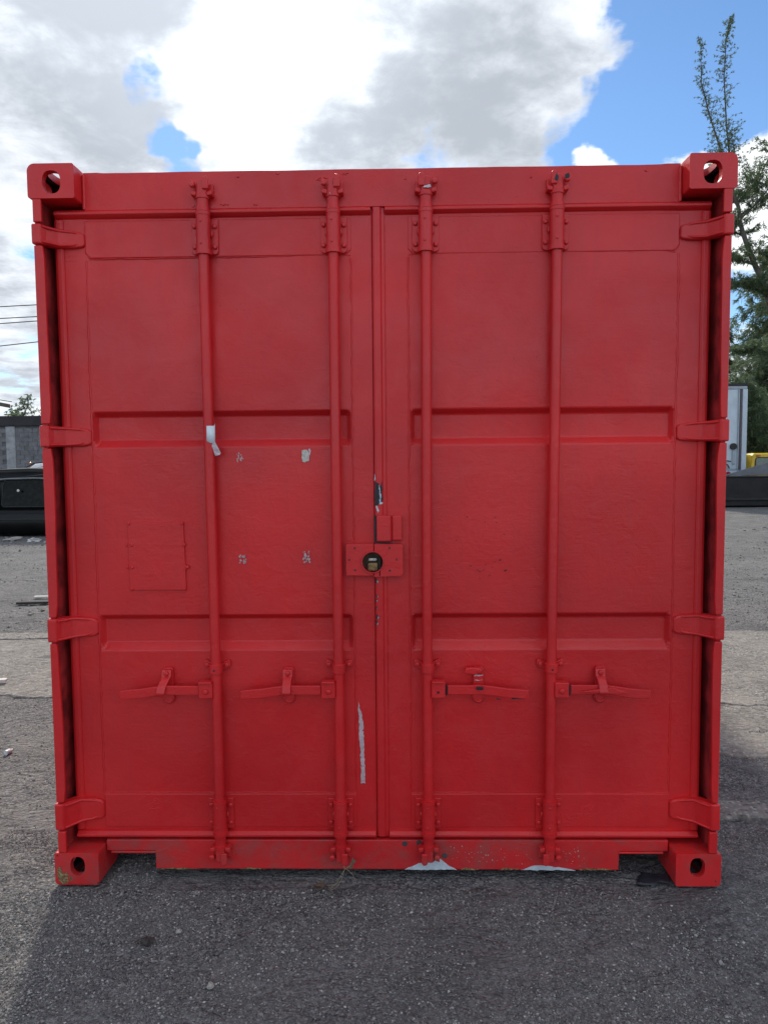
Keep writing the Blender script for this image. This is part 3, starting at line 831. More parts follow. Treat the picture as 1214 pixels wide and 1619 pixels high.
    if variant == 2:
        for (a, b, c_) in ((0.245, 0.262, -0.030), (0.30, 0.345, -0.028)):
            bm = bmesh.new(); prism_xz(bm, jag([(s*a, zc+c_+0.004), (s*b, zc+c_+0.001), (s*b, zc+c_-0.002), (s*a, zc+c_-0.001)], 0.006, 0.001), 0.0145, 0.0155)
            build('paint_chip', bm, DARK, t)
    # catch: plate on the door, retainer folded over the bar
    xc = s*0.186; 
    bm = bmesh.new(); w = 0.019
    arc = [(xc+0.0215*math.cos(a), 0.682+0.0215*math.sin(a)) for a in np.linspace(math.pi, 2*math.pi, 9)]
    prism_xz(bm, arc+[(xc+w, 0.690), (xc+w, 0.790), (xc+w-0.006, 0.797), (xc-w+0.006, 0.797), (xc-w, 0.790), (xc-w, 0.690)], 0.066, YD-0.002)
    build('catch_plate', bm, PAINT, t, 0.002)
    bm = bmesh.new(); tube(bm, [(xc+0.016*math.cos(a), 0.066, 0.682+0.016*math.sin(a)) for a in np.linspace(math.pi*0.95, 2.05*math.pi, 12)], 0.003, 6)
    build('catch_ring', bm, PAINT, t)
    lean = (-0.012, 0.0, 0.0, 0.002)[variant]
    if variant != 2:
        bm = bmesh.new()
        sect = [(0.792, 0.056, 0.018, 0), (0.768, 0.050, 0.018, 0), (0.758, 0.036, 0.016, 0.2), (0.742, 0.018, 0.016, 0.6), (0.716, 0.010, 0.0155, 1.0), (0.706, 0.014, 0.0155, 1.1)]
        A = [[bm.verts.new((xc-0.003+lean*k-ww, y, z)), bm.verts.new((xc-0.003+lean*k+ww, y, z)), bm.verts.new((xc-0.003+lean*k+ww, y+0.009, z-0.002)), bm.verts.new((xc-0.003+lean*k-ww, y+0.009, z-0.002))] for z, y, ww, k in sect]
        for i in range(len(A)-1):
            for k in range(4): bm.faces.new((A[i][k], A[i][(k+1) % 4], A[i+1][(k+1) % 4], A[i+1][k]))
        bm.faces.new(A[0]); bm.faces.new(A[-1])
        build('catch_flap', bm, PAINT, t, 0.003)
        bm = bmesh.new(); bolt_mesh(bm, xc-0.002, 0.053, 0.779, 0.010, 0.011, 10)
        build('bolt', bm, PAINT, t, 0.001, 1)
    else:                 # retainer swung aside, bare worn metal showing
        bm = bmesh.new(); prism_xz(bm, [(xc-0.052, 0.778), (xc-0.012, 0.772), (xc+0.006, 0.780), (xc+0.004, 0.798), (xc-0.030, 0.800), (xc-0.050, 0.796)], 0.044, 0.060)
        build('catch_flap', bm, PAINT, t, 0.004)
        bm = bmesh.new(); bolt_mesh(bm, xc+0.001, 0.0655, 0.788, 0.0135, 0.026, 12)
        build('bolt', bm, PAINT, t, 0.002, 1)
        for zz_, hh in ((0.762, 0.006), (0.746, 0.003)):
            bm = bmesh.new(); prism_xz(bm, jag([(xc-0.014, zz_), (xc+0.016, zz_+0.002), (xc+0.016, zz_+hh), (xc-0.014, zz_+hh-0.001)], 0.005, 0.0016), 0.0648, 0.0658)
            build('paint_chip', bm, CHIPW, t)
        bm = bmesh.new(); prism_xz(bm, [(xc-0.013, 0.727), (xc+0.012, 0.727), (xc+0.012, 0.737), (xc-0.013, 0.737)], 0.012, 0.0225)
        build('catch_pin', bm, DARK, t, 0.003)
    return t
bars = [locking_bar(-0.6225, -0.6130, -1, 'leftmost locking bar, wrapped with a scrap of white tape', 0),
        locking_bar(-0.1640, -0.1650, -1, 'locking bar just left of the centre lock', 1),
        locking_bar(0.1600, 0.1610, 1, 'locking bar just right of the centre lock, catch swung open', 2),
        locking_bar(0.6180, 0.6070, 1, 'rightmost locking bar with a crushed handle', 3)]

# ---- chipped paint at the top of some cams
for bar, bx, pts in ((bars[1], -0.164, [(-0.010, 2.488), (-0.002, 2.491), (0.002, 2.484), (-0.007, 2.482)]), (bars[2], 0.160, [(-0.010, 2.502), (0.016, 2.508), (0.018, 2.500), (-0.006, 2.497)]), (bars[3], 0.618, [(-0.016, 2.520), (-0.008, 2.545), (-0.002, 2.53), (-0.004, 2.512)]), (bars[3], 0.618, [(0.020, 2.535), (0.034, 2.541), (0.036, 2.524), (0.022, 2.520)])):
    bm = bmesh.new(); prism_xz(bm, jag([(bx-bar.location.x+x, z) for x, z in pts], 0.006, 0.002), 0.0212, 0.0222)
    build('paint_chip', bm, DARK if bar == bars[3] else CHIPW, bar)

# ---- centre lock: two plates with a round aperture, rusty shackle, bent cover plate above
lock = bpy.data.objects.new('lock_box', None); COL.objects.link(lock); lock.parent = cont
ringC = (-0.0365, 1.190); ringR = 0.0375
b0 = bmesh.new(); prism_xz(b0, [(-0.134, 1.144), (-0.130, 1.140), (-0.0330, 1.139), (-0.0330, 1.256), (-0.130, 1.257), (-0.134, 1.253)], 0.046, 0.0745)
c0 = bmesh.new(); prism_xz(c0, [(ringC[0]+ringR*math.cos(a), ringC[1]+ringR*math.sin(a)) for a in np.linspace(0, 2*math.pi, 33)[:-1]], 0.02, 0.10)
b1 = bmesh.new(); prism_xz(b1, [(-0.0305, 1.135), (0.066, 1.138), (0.073, 1.146), (0.073, 1.248), (0.066, 1.2545), (-0.0305, 1.2555)], 0.043, 0.0675)
c1 = bmesh.new(); prism_xz(c1, [(ringC[0]+ringR*math.cos(a), ringC[1]+ringR*math.sin(a)) for a in np.linspace(0, 2*math.pi, 33)[:-1]], 0.02, 0.10)
for b_, c_ in ((b0, c0), (b1, c1)):
    o = link('lock_plate', bool_mesh(b_, [c_]), PAINT, lock)
    md = o.modifiers.new('bevel', 'BEVEL'); md.width = 0.002; md.segments = 2; md.limit_method = 'ANGLE'; md.angle_limit = R(40)
bm = bmesh.new(); k = 40                                    # raised collar round the aperture
rr = [[bm.verts.new((ringC[0]+r*math.cos(2*math.pi*i/k), y, ringC[1]+r*math.sin(2*math.pi*i/k))) for i in range(k)] for r, y in ((0.0372, 0.068), (0.0372, 0.037), (0.0400, 0.037), (0.0405, 0.044))]
for a, b in zip(rr[:-1], rr[1:]):
    for i in range(k): bm.faces.new((a[i], a[(i+1) % k], b[(i+1) % k], b[i]))
build('collar', bm, PAINT, lock)
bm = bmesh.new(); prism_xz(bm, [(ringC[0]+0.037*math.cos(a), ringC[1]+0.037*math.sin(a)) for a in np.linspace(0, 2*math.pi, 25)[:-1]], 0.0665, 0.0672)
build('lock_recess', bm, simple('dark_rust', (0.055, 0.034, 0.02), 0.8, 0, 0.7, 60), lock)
bm = bmesh.new(); box(bm, -0.052, -0.022, 0.046, 0.060, 1.193, 1.204)
build('shackle', bm, STEEL, lock, 0.003)
bm = bmesh.new(); box(bm, -0.055, -0.018, 0.047, 0.066, 1.157, 1.187)
build('padlock_body', bm, RUST, lock, 0.006)
bm = bmesh.new(); box(bm, -0.013, -0.0095, 0.043, 0.066, 1.140, 1.206)
build('lock_slot', bm, DARK, lock)
for x, z in ((-0.101, 1.241), (-0.122, 1.198), (-0.100, 1.161), (0.025, 1.241), (0.050, 1.199), (0.025, 1.159)):
    bm = bmesh.new(); q = 0.0042; yy = 0.0455 if x < -0.03 else 0.0425
    box(bm, x-q, x+q, yy, yy+0.003, z-q, z+q)
    build('plate_hole', bm, DARK if (x, z) == (0.025, 1.159) else simple('deep_red', (0.12, 0.008, 0.01), 0.6), lock, 0.001, 1)
bm = bmesh.new()
prism_xy(bm, [(-0.0215, 0.046), (0.028, 0.046), (0.034, 0.058), (0.034, 0.0675), (-0.0215, 0.062)], 1.2645, 1.358)
prism_xy(bm, [(0.0345, 0.058), (0.070, 0.058), (0.070, 0.0765), (0.0345, 0.0765)], 1.2665, 1.357)
build('cover_plate', bm, PAINT, lock, 0.004)
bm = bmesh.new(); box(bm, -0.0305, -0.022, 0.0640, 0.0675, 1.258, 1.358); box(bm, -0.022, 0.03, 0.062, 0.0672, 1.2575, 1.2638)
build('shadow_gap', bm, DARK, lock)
bm = bmesh.new(); bolt_mesh(bm, 0.010, 0.046, 1.324, 0.004, 0.002)
build('rivet', bm, PAINT, lock)

# ---- vent hatch on the left door
bm = bmesh.new(); prism_xz(bm, [(-0.9335, 1.087), (-0.7245, 1.086), (-0.7290, 1.336), (-0.9350, 1.337)], YD-0.0085, YD+0.006)
build('hatch_plate', bm, PAINT, doorL, 0.002)
for x, z in ((-0.930, 1.333), (-0.734, 1.333), (-0.728, 1.254), (-0.926, 1.091), (-0.733, 1.091)):
    bm = bmesh.new(); bolt_mesh(bm, x, YD-0.008, z, 0.0065, 0.006, 8); build('bolt', bm, PAINT, doorL)
for x, z in ((-0.931, 1.255), (-0.931, 1.172), (-0.727, 1.172)):
    bm = bmesh.new(); tube(bm, [(x, YD-0.004, z-0.010), (x, YD-0.004, z+0.010)], 0.006, 8); bolt_mesh(bm, x-0.010, YD-0.001, z, 0.006, 0.006); bolt_mesh(bm, x+0.009, YD-0.008, z, 0.007, 0.006)
    build('hatch_hinge', bm, PAINT, doorL)
bead(doorL, [(-0.9365, 1.33), (-0.936, 1.09)], 0.0016, 0.0012)

# ---- worn and chipped spots (each with its own outline)
def spot(name, pts, y, mat, parent, step=0.006, amp=0.002, th=0.0009):
    bm = bmesh.new(); prism_xz(bm, jag(pts, step, amp), y-th, y+0.0004)
    return build(name, bm, mat, parent)
YG = YD-0.0122
spot('paint_chip', [(-0.0275, 1.480), (-0.014, 1.474), (-0.008, 1.462), (-0.002, 1.482), (0.0005, 1.47), (0.0, 1.452), (-0.001, 1.435), (0.002, 1.418), (-0.004, 1.402), (-0.018, 1.394), (-0.0278, 1.390)], YG, DARK, doorR, 0.006, 0.0016)
spot('paint_chip', [(-0.0285, 1.508), (-0.0255, 1.506), (-0.0250, 1.488), (-0.0282, 1.482)], YG-0.0006, CHIPW, doorR, 0.006, 0.001)
spot('paint_chip', [(-0.0120, 1.470), (-0.0095, 1.462), (-0.0065, 1.440), (-0.0035, 1.428), (-0.007, 1.408), (0.001, 1.405), (0.000, 1.400), (-0.013, 1.398), (-0.0085, 1.425), (-0.0115, 1.440)], YG-0.0006, CHIPW, doorR, 0.005, 0.0016)
spot('paint_chip', [(-0.024, 1.394), (-0.017, 1.392), (-0.012, 1.376), (-0.016, 1.366), (-0.022, 1.380)], YG-0.0006, CHIPW, doorR, 0.005, 0.0014)
for z, hh, w in ((1.118, 0.020, 0.010), (1.062, 0.014, 0.006), (1.046, 0.012, 0.006), (1.018, 0.008, 0.004), (0.985, 0.024, 0.008), (0.962, 0.018, 0.005)):
    x = -0.0245+random.uniform(-.002, .002)
    spot('paint_chip', [(x-0.003, z+hh/2), (x+w*0.4, z+hh*0.2), (x+w, z-hh*0.1), (x+w*0.3, z-hh/2), (x-0.003, z-hh*0.35)], YG, DARK, doorR, 0.004, 0.0015)
    spot('paint_chip', [(x+w*0.4, z+hh*0.1), (x+w*0.9, z-hh*0.15), (x+w*0.3, z-hh*0.45)], YG-0.0007, CHIPW, doorR, 0.003, 0.001)
spot('paint_scrape', [(-0.0955, 0.664), (-0.0915, 0.640), (-0.083, 0.622), (-0.079, 0.585), (-0.077, 0.540), (-0.0765, 0.46), (-0.074, 0.41), (-0.0725, 0.352), (-0.090, 0.350), (-0.089, 0.40), (-0.0905, 0.44), (-0.0905, 0.47), (-0.0935, 0.52), (-0.094, 0.57), (-0.0955, 0.61), (-0.096, 0.64)], YD-0.0015, SCRAPE, doorL, 0.008, 0.0018)
# tape wrapped on the leftmost rod, torn tail hanging from it
bm = bmesh.new(); k = 9
xr = -0.616-bars[0].location.x
top_ = [1.686, 1.686, 1.686, 1.685, 1.685, 1.685, 1.685, 1.686, 1.694]; bot_ = [1.640, 1.634, 1.633, 1.630, 1.627, 1.624, 1.621, 1.619, 1.617]
A = []
for i in range(k):
    a = math.pi + 0.1 + (math.pi-0.15)*i/(k-1)
    A.append((bm.verts.new((xr+0.0195*math.cos(a), YR+0.0195*math.sin(a), bot_[i])), bm.verts.new((xr+0.0195*math.cos(a), YR+0.0195*math.sin(a), top_[i]))))
for p, q in zip(A[:-1], A[1:]): f = bm.faces.new((p[0], q[0], q[1], p[1])); f.smooth = True
o = build('tape_scrap', bm, TAPE, bars[0]); md = o.modifiers.new('s', 'SOLIDIFY'); md.thickness = 0.0012
bm = bmesh.new(); tail = [(-0.001, 1.632, 0.014), (0.004, 1.616, 0.016), (0.010, 1.600, 0.020), (0.013, 1.586, 0.022), (0.016, 1.579, 0.016)]
A = [(bm.verts.new((xr+x+0.004, 0.030+0.002*i, z-0.002)), bm.verts.new((xr+x+w+0.004, 0.034+0.005*(i % 2), z+0.002))) for i, (x, z, w) in enumerate(tail)]
for p, q in zip(A[:-1], A[1:]): bm.faces.new((p[0], q[0], q[1], p[1]))
o = build('tape_scrap', bm, TAPE2, bars[0]); md = o.modifiers.new('s', 'SOLIDIFY'); md.thickness = 0.0012
# tape residue where a placard was stuck
spot('tape_residue', [(-0.291, 1.594), (-0.283, 1.597), (-0.274, 1.598), (-0.268, 1.594), (-0.264, 1.58), (-0.266, 1.558), (-0.276, 1.556), (-0.282, 1.553), (-0.291, 1.556)], YD-0.003, simple('grubby_tape', (0.50, 0.47, 0.43), 0.6, 0, 0.25, 90, 0.001, 150, (0.2, 0.17, 0.15), (0.58, 0.68)), doorL, 0.006, 0.0012)
spot('tape_residue', [(-0.268, 1.600), (-0.262, 1.603), (-0.258, 1.595), (-0.262, 1.578), (-0.267, 1.578), (-0.264, 1.592)], YD-0.003, TAPE2, doorL, 0.006, 0.001)
for (x0, x1, z0, z1, nfl) in ((-0.530, -0.508, 1.557, 1.588, 26), (-0.531, -0.503, 1.180, 1.216, 34), (-0.293, -0.268, 1.186, 1.226, 34)):
    bm = bmesh.new()
    for i in range(nfl):
        x = random.uniform(x0, x1); z = random.uniform(z0, z1); a = random.uniform(0.0012, 0.0045)
        pts = [(x+a*random.uniform(.5, 1.2)*math.cos(t), z+a*random.uniform(.5, 1.6)*math.sin(t)) for t in np.linspace(0, 2*math.pi, 7)[:-1]]
        yy = YD-0.0026-0.00005*i
        bm.faces.new([bm.verts.new((px, yy, pz)) for px, pz in pts])
    o = build('tape_residue', bm, RESID, doorL); md = o.modifiers.new('s', 'SOLIDIFY'); md.thickness = 0.0004
    o['kind'] = 'stuff'
# rust freckles on the right door, speckles and bare primer on the sill
def flecks(name, N, cx, cz, sx, sz, y, r0, r1, mat, parent):
    bm = bmesh.new()
    for i in range(N):
        x = random.gauss(cx, sx); z = random.gauss(cz, sz); a = random.uniform(r0, r1)
        bm.faces.new([bm.verts.new((x+a*random.uniform(.6, 1.2)*math.cos(t), y-0.00004*i, z+a*random.uniform(.6, 1.2)*math.sin(t))) for t in np.linspace(0, 2*math.pi, 7)[:-1]])
    o = build(name, bm, mat, parent); o['kind'] = 'stuff'; return o
RUSTSP = simple('rust_freckle', (0.09, 0.012, 0.012), 0.7, 0, 0.4, 200)
flecks('rust_spot', 16, 0.395, 1.15, 0.035, 0.018, YD-0.0035, 0.0015, 0.0036, RUSTSP, doorR)
flecks('rust_spot', 8, 0.36, 1.33, 0.05, 0.05, YD-0.0035, 0.0012, 0.003, RUSTSP, doorR)
SPECK = simple('pale_speck', (0.55, 0.45, 0.42), 0.7, 0, 0.3, 200)
flecks('paint_speck', 30, 0.335, 0.085, 0.055, 0.018, 0.0655, 0.0008, 0.0022, SPECK, cont)
flecks('paint_speck', 24, 0.69, 0.080, 0.040, 0.020, 0.0655, 0.0008, 0.0020, SPECK, cont)
flecks('paint_speck', 16, 0.48, 0.070, 0.09, 0.022, 0.0655, 0.0006, 0.0016, SPECK, cont)
spot('bare_primer', [(0.072, 0.0235), (0.10, 0.036), (0.125, 0.047), (0.15, 0.055), (0.175, 0.052), (0.19, 0.063), (0.207, 0.065), (0.222, 0.050), (0.240, 0.036), (0.268, 0.0225)], 0.0657, WHITEP, cont, 0.012, 0.002)
spot('bare_primer', [(0.505, 0.0225), (0.54, 0.036), (0.58, 0.043), (0.62, 0.036), (0.66, 0.032), (0.71, 0.0225)], 0.0657, WHITEP, cont, 0.012, 0.002)
for x0, x1 in ((0.28, 0.35), (0.42, 0.50), (0.72, 0.86), (-0.86, -0.70), (-0.55, -0.45)):
    spot('bare_primer', [(x0, 0.0235), (x0+(x1-x0)*.3, 0.030), (x0+(x1-x0)*.7, 0.028), (x1, 0.0235)], 0.0656, YELCH, cont, 0.01, 0.002)
for x, z, r in ((0.073, 0.124, 0.0105), (0.126, 0.128, 0.010), (0.222, 0.078, 0.0105)):
    bm = bmesh.new(); prism_xz(bm, [(x+r*math.cos(a), z+r*math.sin(a)) for a in np.linspace(0, 2*math.pi, 15)[:-1]], 0.0645, 0.067)
    build('sill_hole', bm, simple('grey_plug', (0.05, 0.048, 0.05), 0.6), cont, 0.002, 1)
spot('old_paint', [(-1.209, 0.068), (-1.196, 0.074), (-1.192, 0.050), (-1.176, 0.046), (-1.168, 0.030), (-1.172, 0.006), (-1.20, 0.006), (-1.211, 0.030)], 0.0, YELCH, cont, 0.006, 0.0035)
spot('old_paint', [(-1.166, 0.030), (-1.158, 0.034), (-1.156, 0.018), (-1.166, 0.012)], 0.0, YELCH, cont, 0.005, 0.002)
for x, z, r in ((-1.208, 0.112, 0.003), (-1.060, 0.008, 0.003), (1.20, 0.02, 0.003)):
    spot('old_paint', [(x-r, z), (x, z+r), (x+r, z), (x, z-r)], 0.0, DARK, cont, 0.003, 0.0008)
# paint sags and nicks on the header
for x, z, w in ((-0.60, 2.508, .018), (-0.66, 2.462, .012), (-0.55, 2.466, .03), (-0.44, 2.462, .014), (-0.20, 2.552, .03), (-0.215, 2.545, .016), (0.09, 2.545, .006), (0.53, 2.545, .005), (0.93, 2.558, .010), (-0.50, 2.560, .01), (-0.12, 2.566, .02), (-0.36, 2.57, .012)):
    bm = bmesh.new(); kk = 5
    tube(bm, [(x+w*(i/kk-0.5), 0.0655, z+random.uniform(-.004, .004)) for i in range(kk+1)], [0.0012+0.0016*random.random() for i in range(kk+1)], 6)
    build('paint_sag', bm, PAINT, cont)

# ================================================================== DEBRIS NEAR THE CONTAINER
def blob(name, loc, sz, mat, label, cat, seed, jit=0.25, sub=2, parent=None, group=None):
    rs = np.random.default_rng(seed)
    bm = bmesh.new(); bmesh.ops.create_icosphere(bm, subdivisions=sub, radius=1.0)
    off = rs.random(3)*20
    for v in bm.verts:
        c = np.array(v.co)*1.6+off
        k = 1 + jit*2*float(fbm(np.array([c[0]+c[2]]), np.array([c[1]-c[2]*0.7]), 1.1, 3)[0])
        v.co = Vector((v.co.x*sz[0]*k, v.co.y*sz[1]*k, v.co.z*sz[2]*k))
    o = build(name, bm, mat); o.location = loc; o.rotation_euler = (0, 0, rs.random()*6)
    return tag(o, label, cat, group)
STONE = simple('pale_stone', (0.30, 0.285, 0.265), 0.8, 0, 0.3, 90, 0.001, 200)
DSTONE = simple('dark_clod', (0.04, 0.036, 0.033), 0.9, 0, 0.4, 90, 0.002, 200)
blob('stone', (-0.68, -0.27, 0.004), (0.011, 0.009, 0.007), STONE, 'small pale stone on the shaded gravel below the left fork pocket', 'stone', 3)
blob('stone', (-0.51, -0.52, 0.004), (0.012, 0.010, 0.008), STONE, 'rounded pale stone near the bottom of the photo left of centre', 'stone', 5)
blob('dirt_clod', (-0.77, -0.32, 0.002), (0.020, 0.016, 0.011), DSTONE, 'black clod of dirt on the gravel at lower left', 'clod', 8, 0.5)
# dark scrap of tarp in front of the right fork pocket
bm = bmesh.new()
rsq = np.random.default_rng(4); k = 9
def gz(x, y): return float(ground_h(np.array([x]), np.array([y]))[0])
A = []
for j in range(k):
    row = []
    for i in range(k):
        u, v = i/(k-1)-0.5, j/(k-1)-0.5
        x = 0.992 + 0.115*u + 0.035*v + 0.006*rsq.standard_normal()*0.5; y = 0.020 + 0.075*v - 0.012*u
        edge = 0.0025 if 0 < i < k-1 and 0 < j < k-1 else 0
        row.append(bm.verts.new((x, y+0.02, 0.002 + 0.004*rsq.random()+edge)))
    A.append(row)
for j in range(k-1):
    for i in range(k-1):
        if (i > 4 and j < 2): continue
        bm.faces.new((A[j][i], A[j][i+1], A[j+1][i+1], A[j+1][i])).smooth = True
o = build('tarp_scrap', bm, simple('dark_blue_tarp', (0.016, 0.018, 0.026), 0.55, 0, 0.4, 40, 0.002, 60))
md = o.modifiers.new('s', 'SOLIDIFY'); md.thickness = 0.002
tag(o, 'dark torn scrap of tarp lying before the right fork pocket', 'scrap')
# dry weed poking out under the sill, dead leaf on the ground
DRY = simple('dry_stem', (0.23, 0.19, 0.13), 0.9, 0, 0.3, 60)
weed = empty('dry_weed', (-0.15, 0.05, 0), 'dry straw weed sticking out under the middle of the sill', 'weed')
for pts in ([(-0.008, -0.005, 0.085), (0.0, -0.03, 0.05), (-0.012, -0.05, 0.018), (-0.035, -0.055, 0.006), (-0.07, -0.06, 0.005)], [(-0.012, -0.05, 0.018), (-0.028, -0.07, 0.004), (-0.05, -0.09, 0.004)], [(0.0, -0.03, 0.05), (0.022, -0.02, 0.06), (0.030, -0.012, 0.085)], [(-0.003, -0.03, 0.045), (-0.03, -0.06, 0.012), (-0.055, -0.085, 0.004)], [(0.006, -0.026, 0.05), (0.03, -0.03, 0.03), (0.04, -0.03, 0.005)]):
    bm = bmesh.new(); tube(bm, pts, 0.0011, 5); build('stem', bm, DRY, weed)
bm = bmesh.new()
for c in ((0.030, -0.012, 0.068), (0.021, -0.016, 0.052)):
    v = [bm.verts.new((c[0]+dx, c[1]+dy, c[2]+dz)) for dx, dy, dz in ((-0.010, 0, -0.003), (0, -0.005, -0.006), (0.012, 0, 0.003), (0.003, 0.003, 0.010))]
    bm.faces.new(v)
build('leaf', bm, simple('dead_leaf', (0.14, 0.10, 0.06), 0.9), weed)
clump = empty('leaf_clump', (-0.228, -0.02, 0.0), 'crumpled brown dead leaf on the gravel below the centre', 'leaf')
for i in range(7):
    bm = bmesh.new(); a = random.uniform(0, 6.28)
    c = Vector((random.uniform(-.022, .022), random.uniform(-.018, .018), 0.006+random.uniform(0, .010)))
    n_ = 5; q = [c+Vector((0.016*math.cos(a+t)*random.uniform(.6, 1.3), 0.012*math.sin(a+t), random.uniform(-.004, .008))) for t in np.linspace(0, 5.2, n_)]
    bm.faces.new([bm.verts.new(p) for p in q]); build('leaf', bm, simple('dead_leaf_b', (0.11, 0.085, 0.06), 0.9), clump)

def plank(name, loc, L_, w, h, rz, mat, label, cat):
    bm = bmesh.new(); pts = jag([(-L_/2, -w/2), (L_/2, -w/2*0.7), (L_/2, w/2), (-L_/2, w/2*0.8)], 0.12, w*0.10)
    prism_xy(bm, pts, 0, h); o = build(name, bm, mat, None, h*0.15, 1); o.location = loc; o.rotation_euler = (0, 0, rz); return tag(o, label, cat)
DWOOD = simple('dark_wood', (0.03, 0.028, 0.027), 0.9, 0, 0.4, 20)
LWOOD = simple('white_trim', (0.55, 0.54, 0.52), 0.7, 0, 0.15, 20)
plank('plank', (-4.03, 5.42, 0.002), 0.34, 0.10, 0.025, 0.10, DWOOD, 'dark broken plank on the sandy ground left of the container', 'plank')
plank('plank', (-4.05, 5.78, 0.002), 0.28, 0.05, 0.02, 0.06, LWOOD, 'short white strip of wood beyond the dark plank', 'plank')
plank('plank', (-4.75, 5.75, 0.002), 0.20, 0.08, 0.02, -0.1, DWOOD, 'small dark splinter of wood nearest the left edge', 'plank')
plank('plank', (2.62, 2.05, 0.016), 0.30, 0.05, 0.02, -0.05, DWOOD, 'dark splinter on the cracked concrete at right', 'plank')
plank('litter', (-2.78, 2.45, 0.016), 0.10, 0.05, 0.02, 0.2, LWOOD, 'scrap of white litter on the concrete at left', 'litter')
bm = bmesh.new(); tube(bm, [(0, 0, 0.014), (0.028, 0.004, 0.014), (0.032, 0.005, 0.014), (0.045, 0.006, 0.014)], [0.014, 0.014, 0.009, 0.007], 12)
o = build('bottle_end', bm, simple('clear_plastic', (0.5, 0.53, 0.55), 0.3, 0, 0.2, 60)); o.location = (-2.05, 1.19, 0.0); o.rotation_euler = (0, 0, 1.1)
tag(o, 'crushed pale plastic bottle end on the sand beside the container', 'bottle')
for i, (x, y) in enumerate(((-6.9, 11.9), (-7.4, 12.1), (-8.2, 11.8), (-6.4, 12.2), (-7.9, 12.3))):
    blob('litter', (x, y, 0.02), (0.16, 0.10, 0.05), LWOOD if i % 2 else STONE, ['crumpled pale litter before the black car, nearest the container', 'flattened white bag before the black car', 'grey rag before the black car nearest the left edge', 'pale scrap hidden beside the container', 'long pale scrap against the black car'][i], 'litter', 30+i, 0.6)

# ================================================================== BACKGROUND, LEFT
# block wall with a dark coping band
BLOCK = simple('grey_block', (0.165, 0.165, 0.175), 0.9, 0, 0.32, 2.2, 0.006, 30, (0.10, 0.10, 0.11), (0.48, 0.70))
MORT = simple('mortar', (0.12, 0.12, 0.125), 0.95, 0, 0.2, 3)
wall = empty('block_wall', (-15.5, 30, 0), 'long grey concrete block wall with a dark band along its top', 'wall')
bm = bmesh.new(); box(bm, -7.5, 29.5, 0.03, 0.18, -0.2, 3.3); build('wall_core', bm, MORT, wall)
bw, bh = 0.4, 0.2
def block_mesh():
    bm = bmesh.new(); box(bm, -0.193, 0.193, 0, 0.06, 0.005, 0.195)
    me = bpy.data.meshes.new('block'); bmesh.ops.recalc_face_normals(bm, faces=bm.faces[:]); bm.to_mesh(me); bm.free(); me.materials.append(BLOCK); return me
bme = block_mesh(); cnt = 0
far = bmesh.new()
for row in range(16):
    for c in range(-19, 74):
        x = c*bw + (0.2 if row % 2 else 0)
        if abs(x+1.83) < 0.17: continue
        if -4.2 <= x <= 2.6 and cnt < 296:
            o = bpy.data.objects.new('block', bme); COL.objects.link(o); o.parent = wall
            o.location = (x, random.uniform(-0.004, 0.004), row*bh); cnt += 1
        else: box(far, x-0.193, x+0.193, random.uniform(-.004, .004), 0.06, row*bh+0.005, row*bh+0.195)
o = build('block_course', far, BLOCK, wall); o['kind'] = 'stuff'
bm = bmesh.new(); box(bm, -2.01, -1.59, -0.05, 0.06, 0, 3.29); build('pilaster', bm, simple('pale_render', (0.30, 0.31, 0.32), 0.9, 0, 0.2, 3, 0, 60, (0.16, 0.16, 0.17), (0.55, 0.7)), wall, 0.02, 1)
bm = bmesh.new(); box(bm, -7.6, 29.6, -0.10, 0.30, 3.30, 3.75); build('coping', bm, simple('dark_coping', (0.026, 0.024, 0.028), 0.8, 0, 0.4, 3), wall, 0.02, 1)
# canopy whose roof beam end shows at the left edge
can = empty('roof_canopy', (-14.6, 20, 0), 'brown sloping roof beam of a canopy poking in at the left edge', 'canopy')
BROWN = simple('brown_beam', (0.075, 0.055, 0.045), 0.7, 0, 0.3, 6)
bm = bmesh.new(); prism_xz(bm, [(-4.0, 4.62), (2.62, 3.33), (2.62, 3.45), (-4.0, 4.78)], -0.06, 0.08); build('beam', bm, BROWN, can, 0.01, 1)
bm = bmesh.new(); prism_xz(bm, [(-4.0, 4.785), (0.6, 3.85), (0.6, 3.88), (-4.0, 4.83)], -0.06, 4.0); build('roof', bm, simple('roof_sheet', (0.10, 0.09, 0.085), 0.6), can)
for x, y in ((-3.6, 0.0), (-3.6, 3.8), (-0.6, 3.8), (-0.6, 0.0)):
    bm = bmesh.new(); box(bm, x-0.07, x+0.07, y-0.05, y+0.07, 0, 3.80 if x > -1 else 4.5); build('post', bm, BROWN, can)
# power lines
CABLE = simple('black_cable', (0.035, 0.037, 0.045), 0.7)
pole = empty('utility_pole', (-33.5, 40, 0), 'wooden utility pole standing beyond the wall, left of the photo', 'pole')
bm = bmesh.new(); tube(bm, [(0, 0, 0), (0, 0, 11.2)], [0.17, 0.11], 12); build('shaft', bm, BROWN, pole)
bm = bmesh.new(); box(bm, -0.06, 0.06, -0.06, 0.06, 10.25, 10.40); build('crossarm', bm, BROWN, pole)
for (za, zb, y), lab in zip([((10.74), (10.82), 40), (10.09, 10.17, 40.1), (9.82, 9.94, 40.2), (8.56, 8.76, 40.3)], ['topmost black power cable against the clouds at left', 'upper of the close pair of power cables at left', 'lower of the close pair of power cables at left', 'lowest black power cable above the block wall']):
    bm = bmesh.new(); sl_ = (zb-za)/2.05; P_ = []
    for i in range(25):
        x = -33.5 + 50*i/24; P_.append((x, y, za + sl_*(x+22.95) + 0.0015*(x+22)**2*0.3))
    tube(bm, P_, 0.028, 6); tag(build('power_cable', bm, CABLE), lab, 'cable', 'power cables at the left')

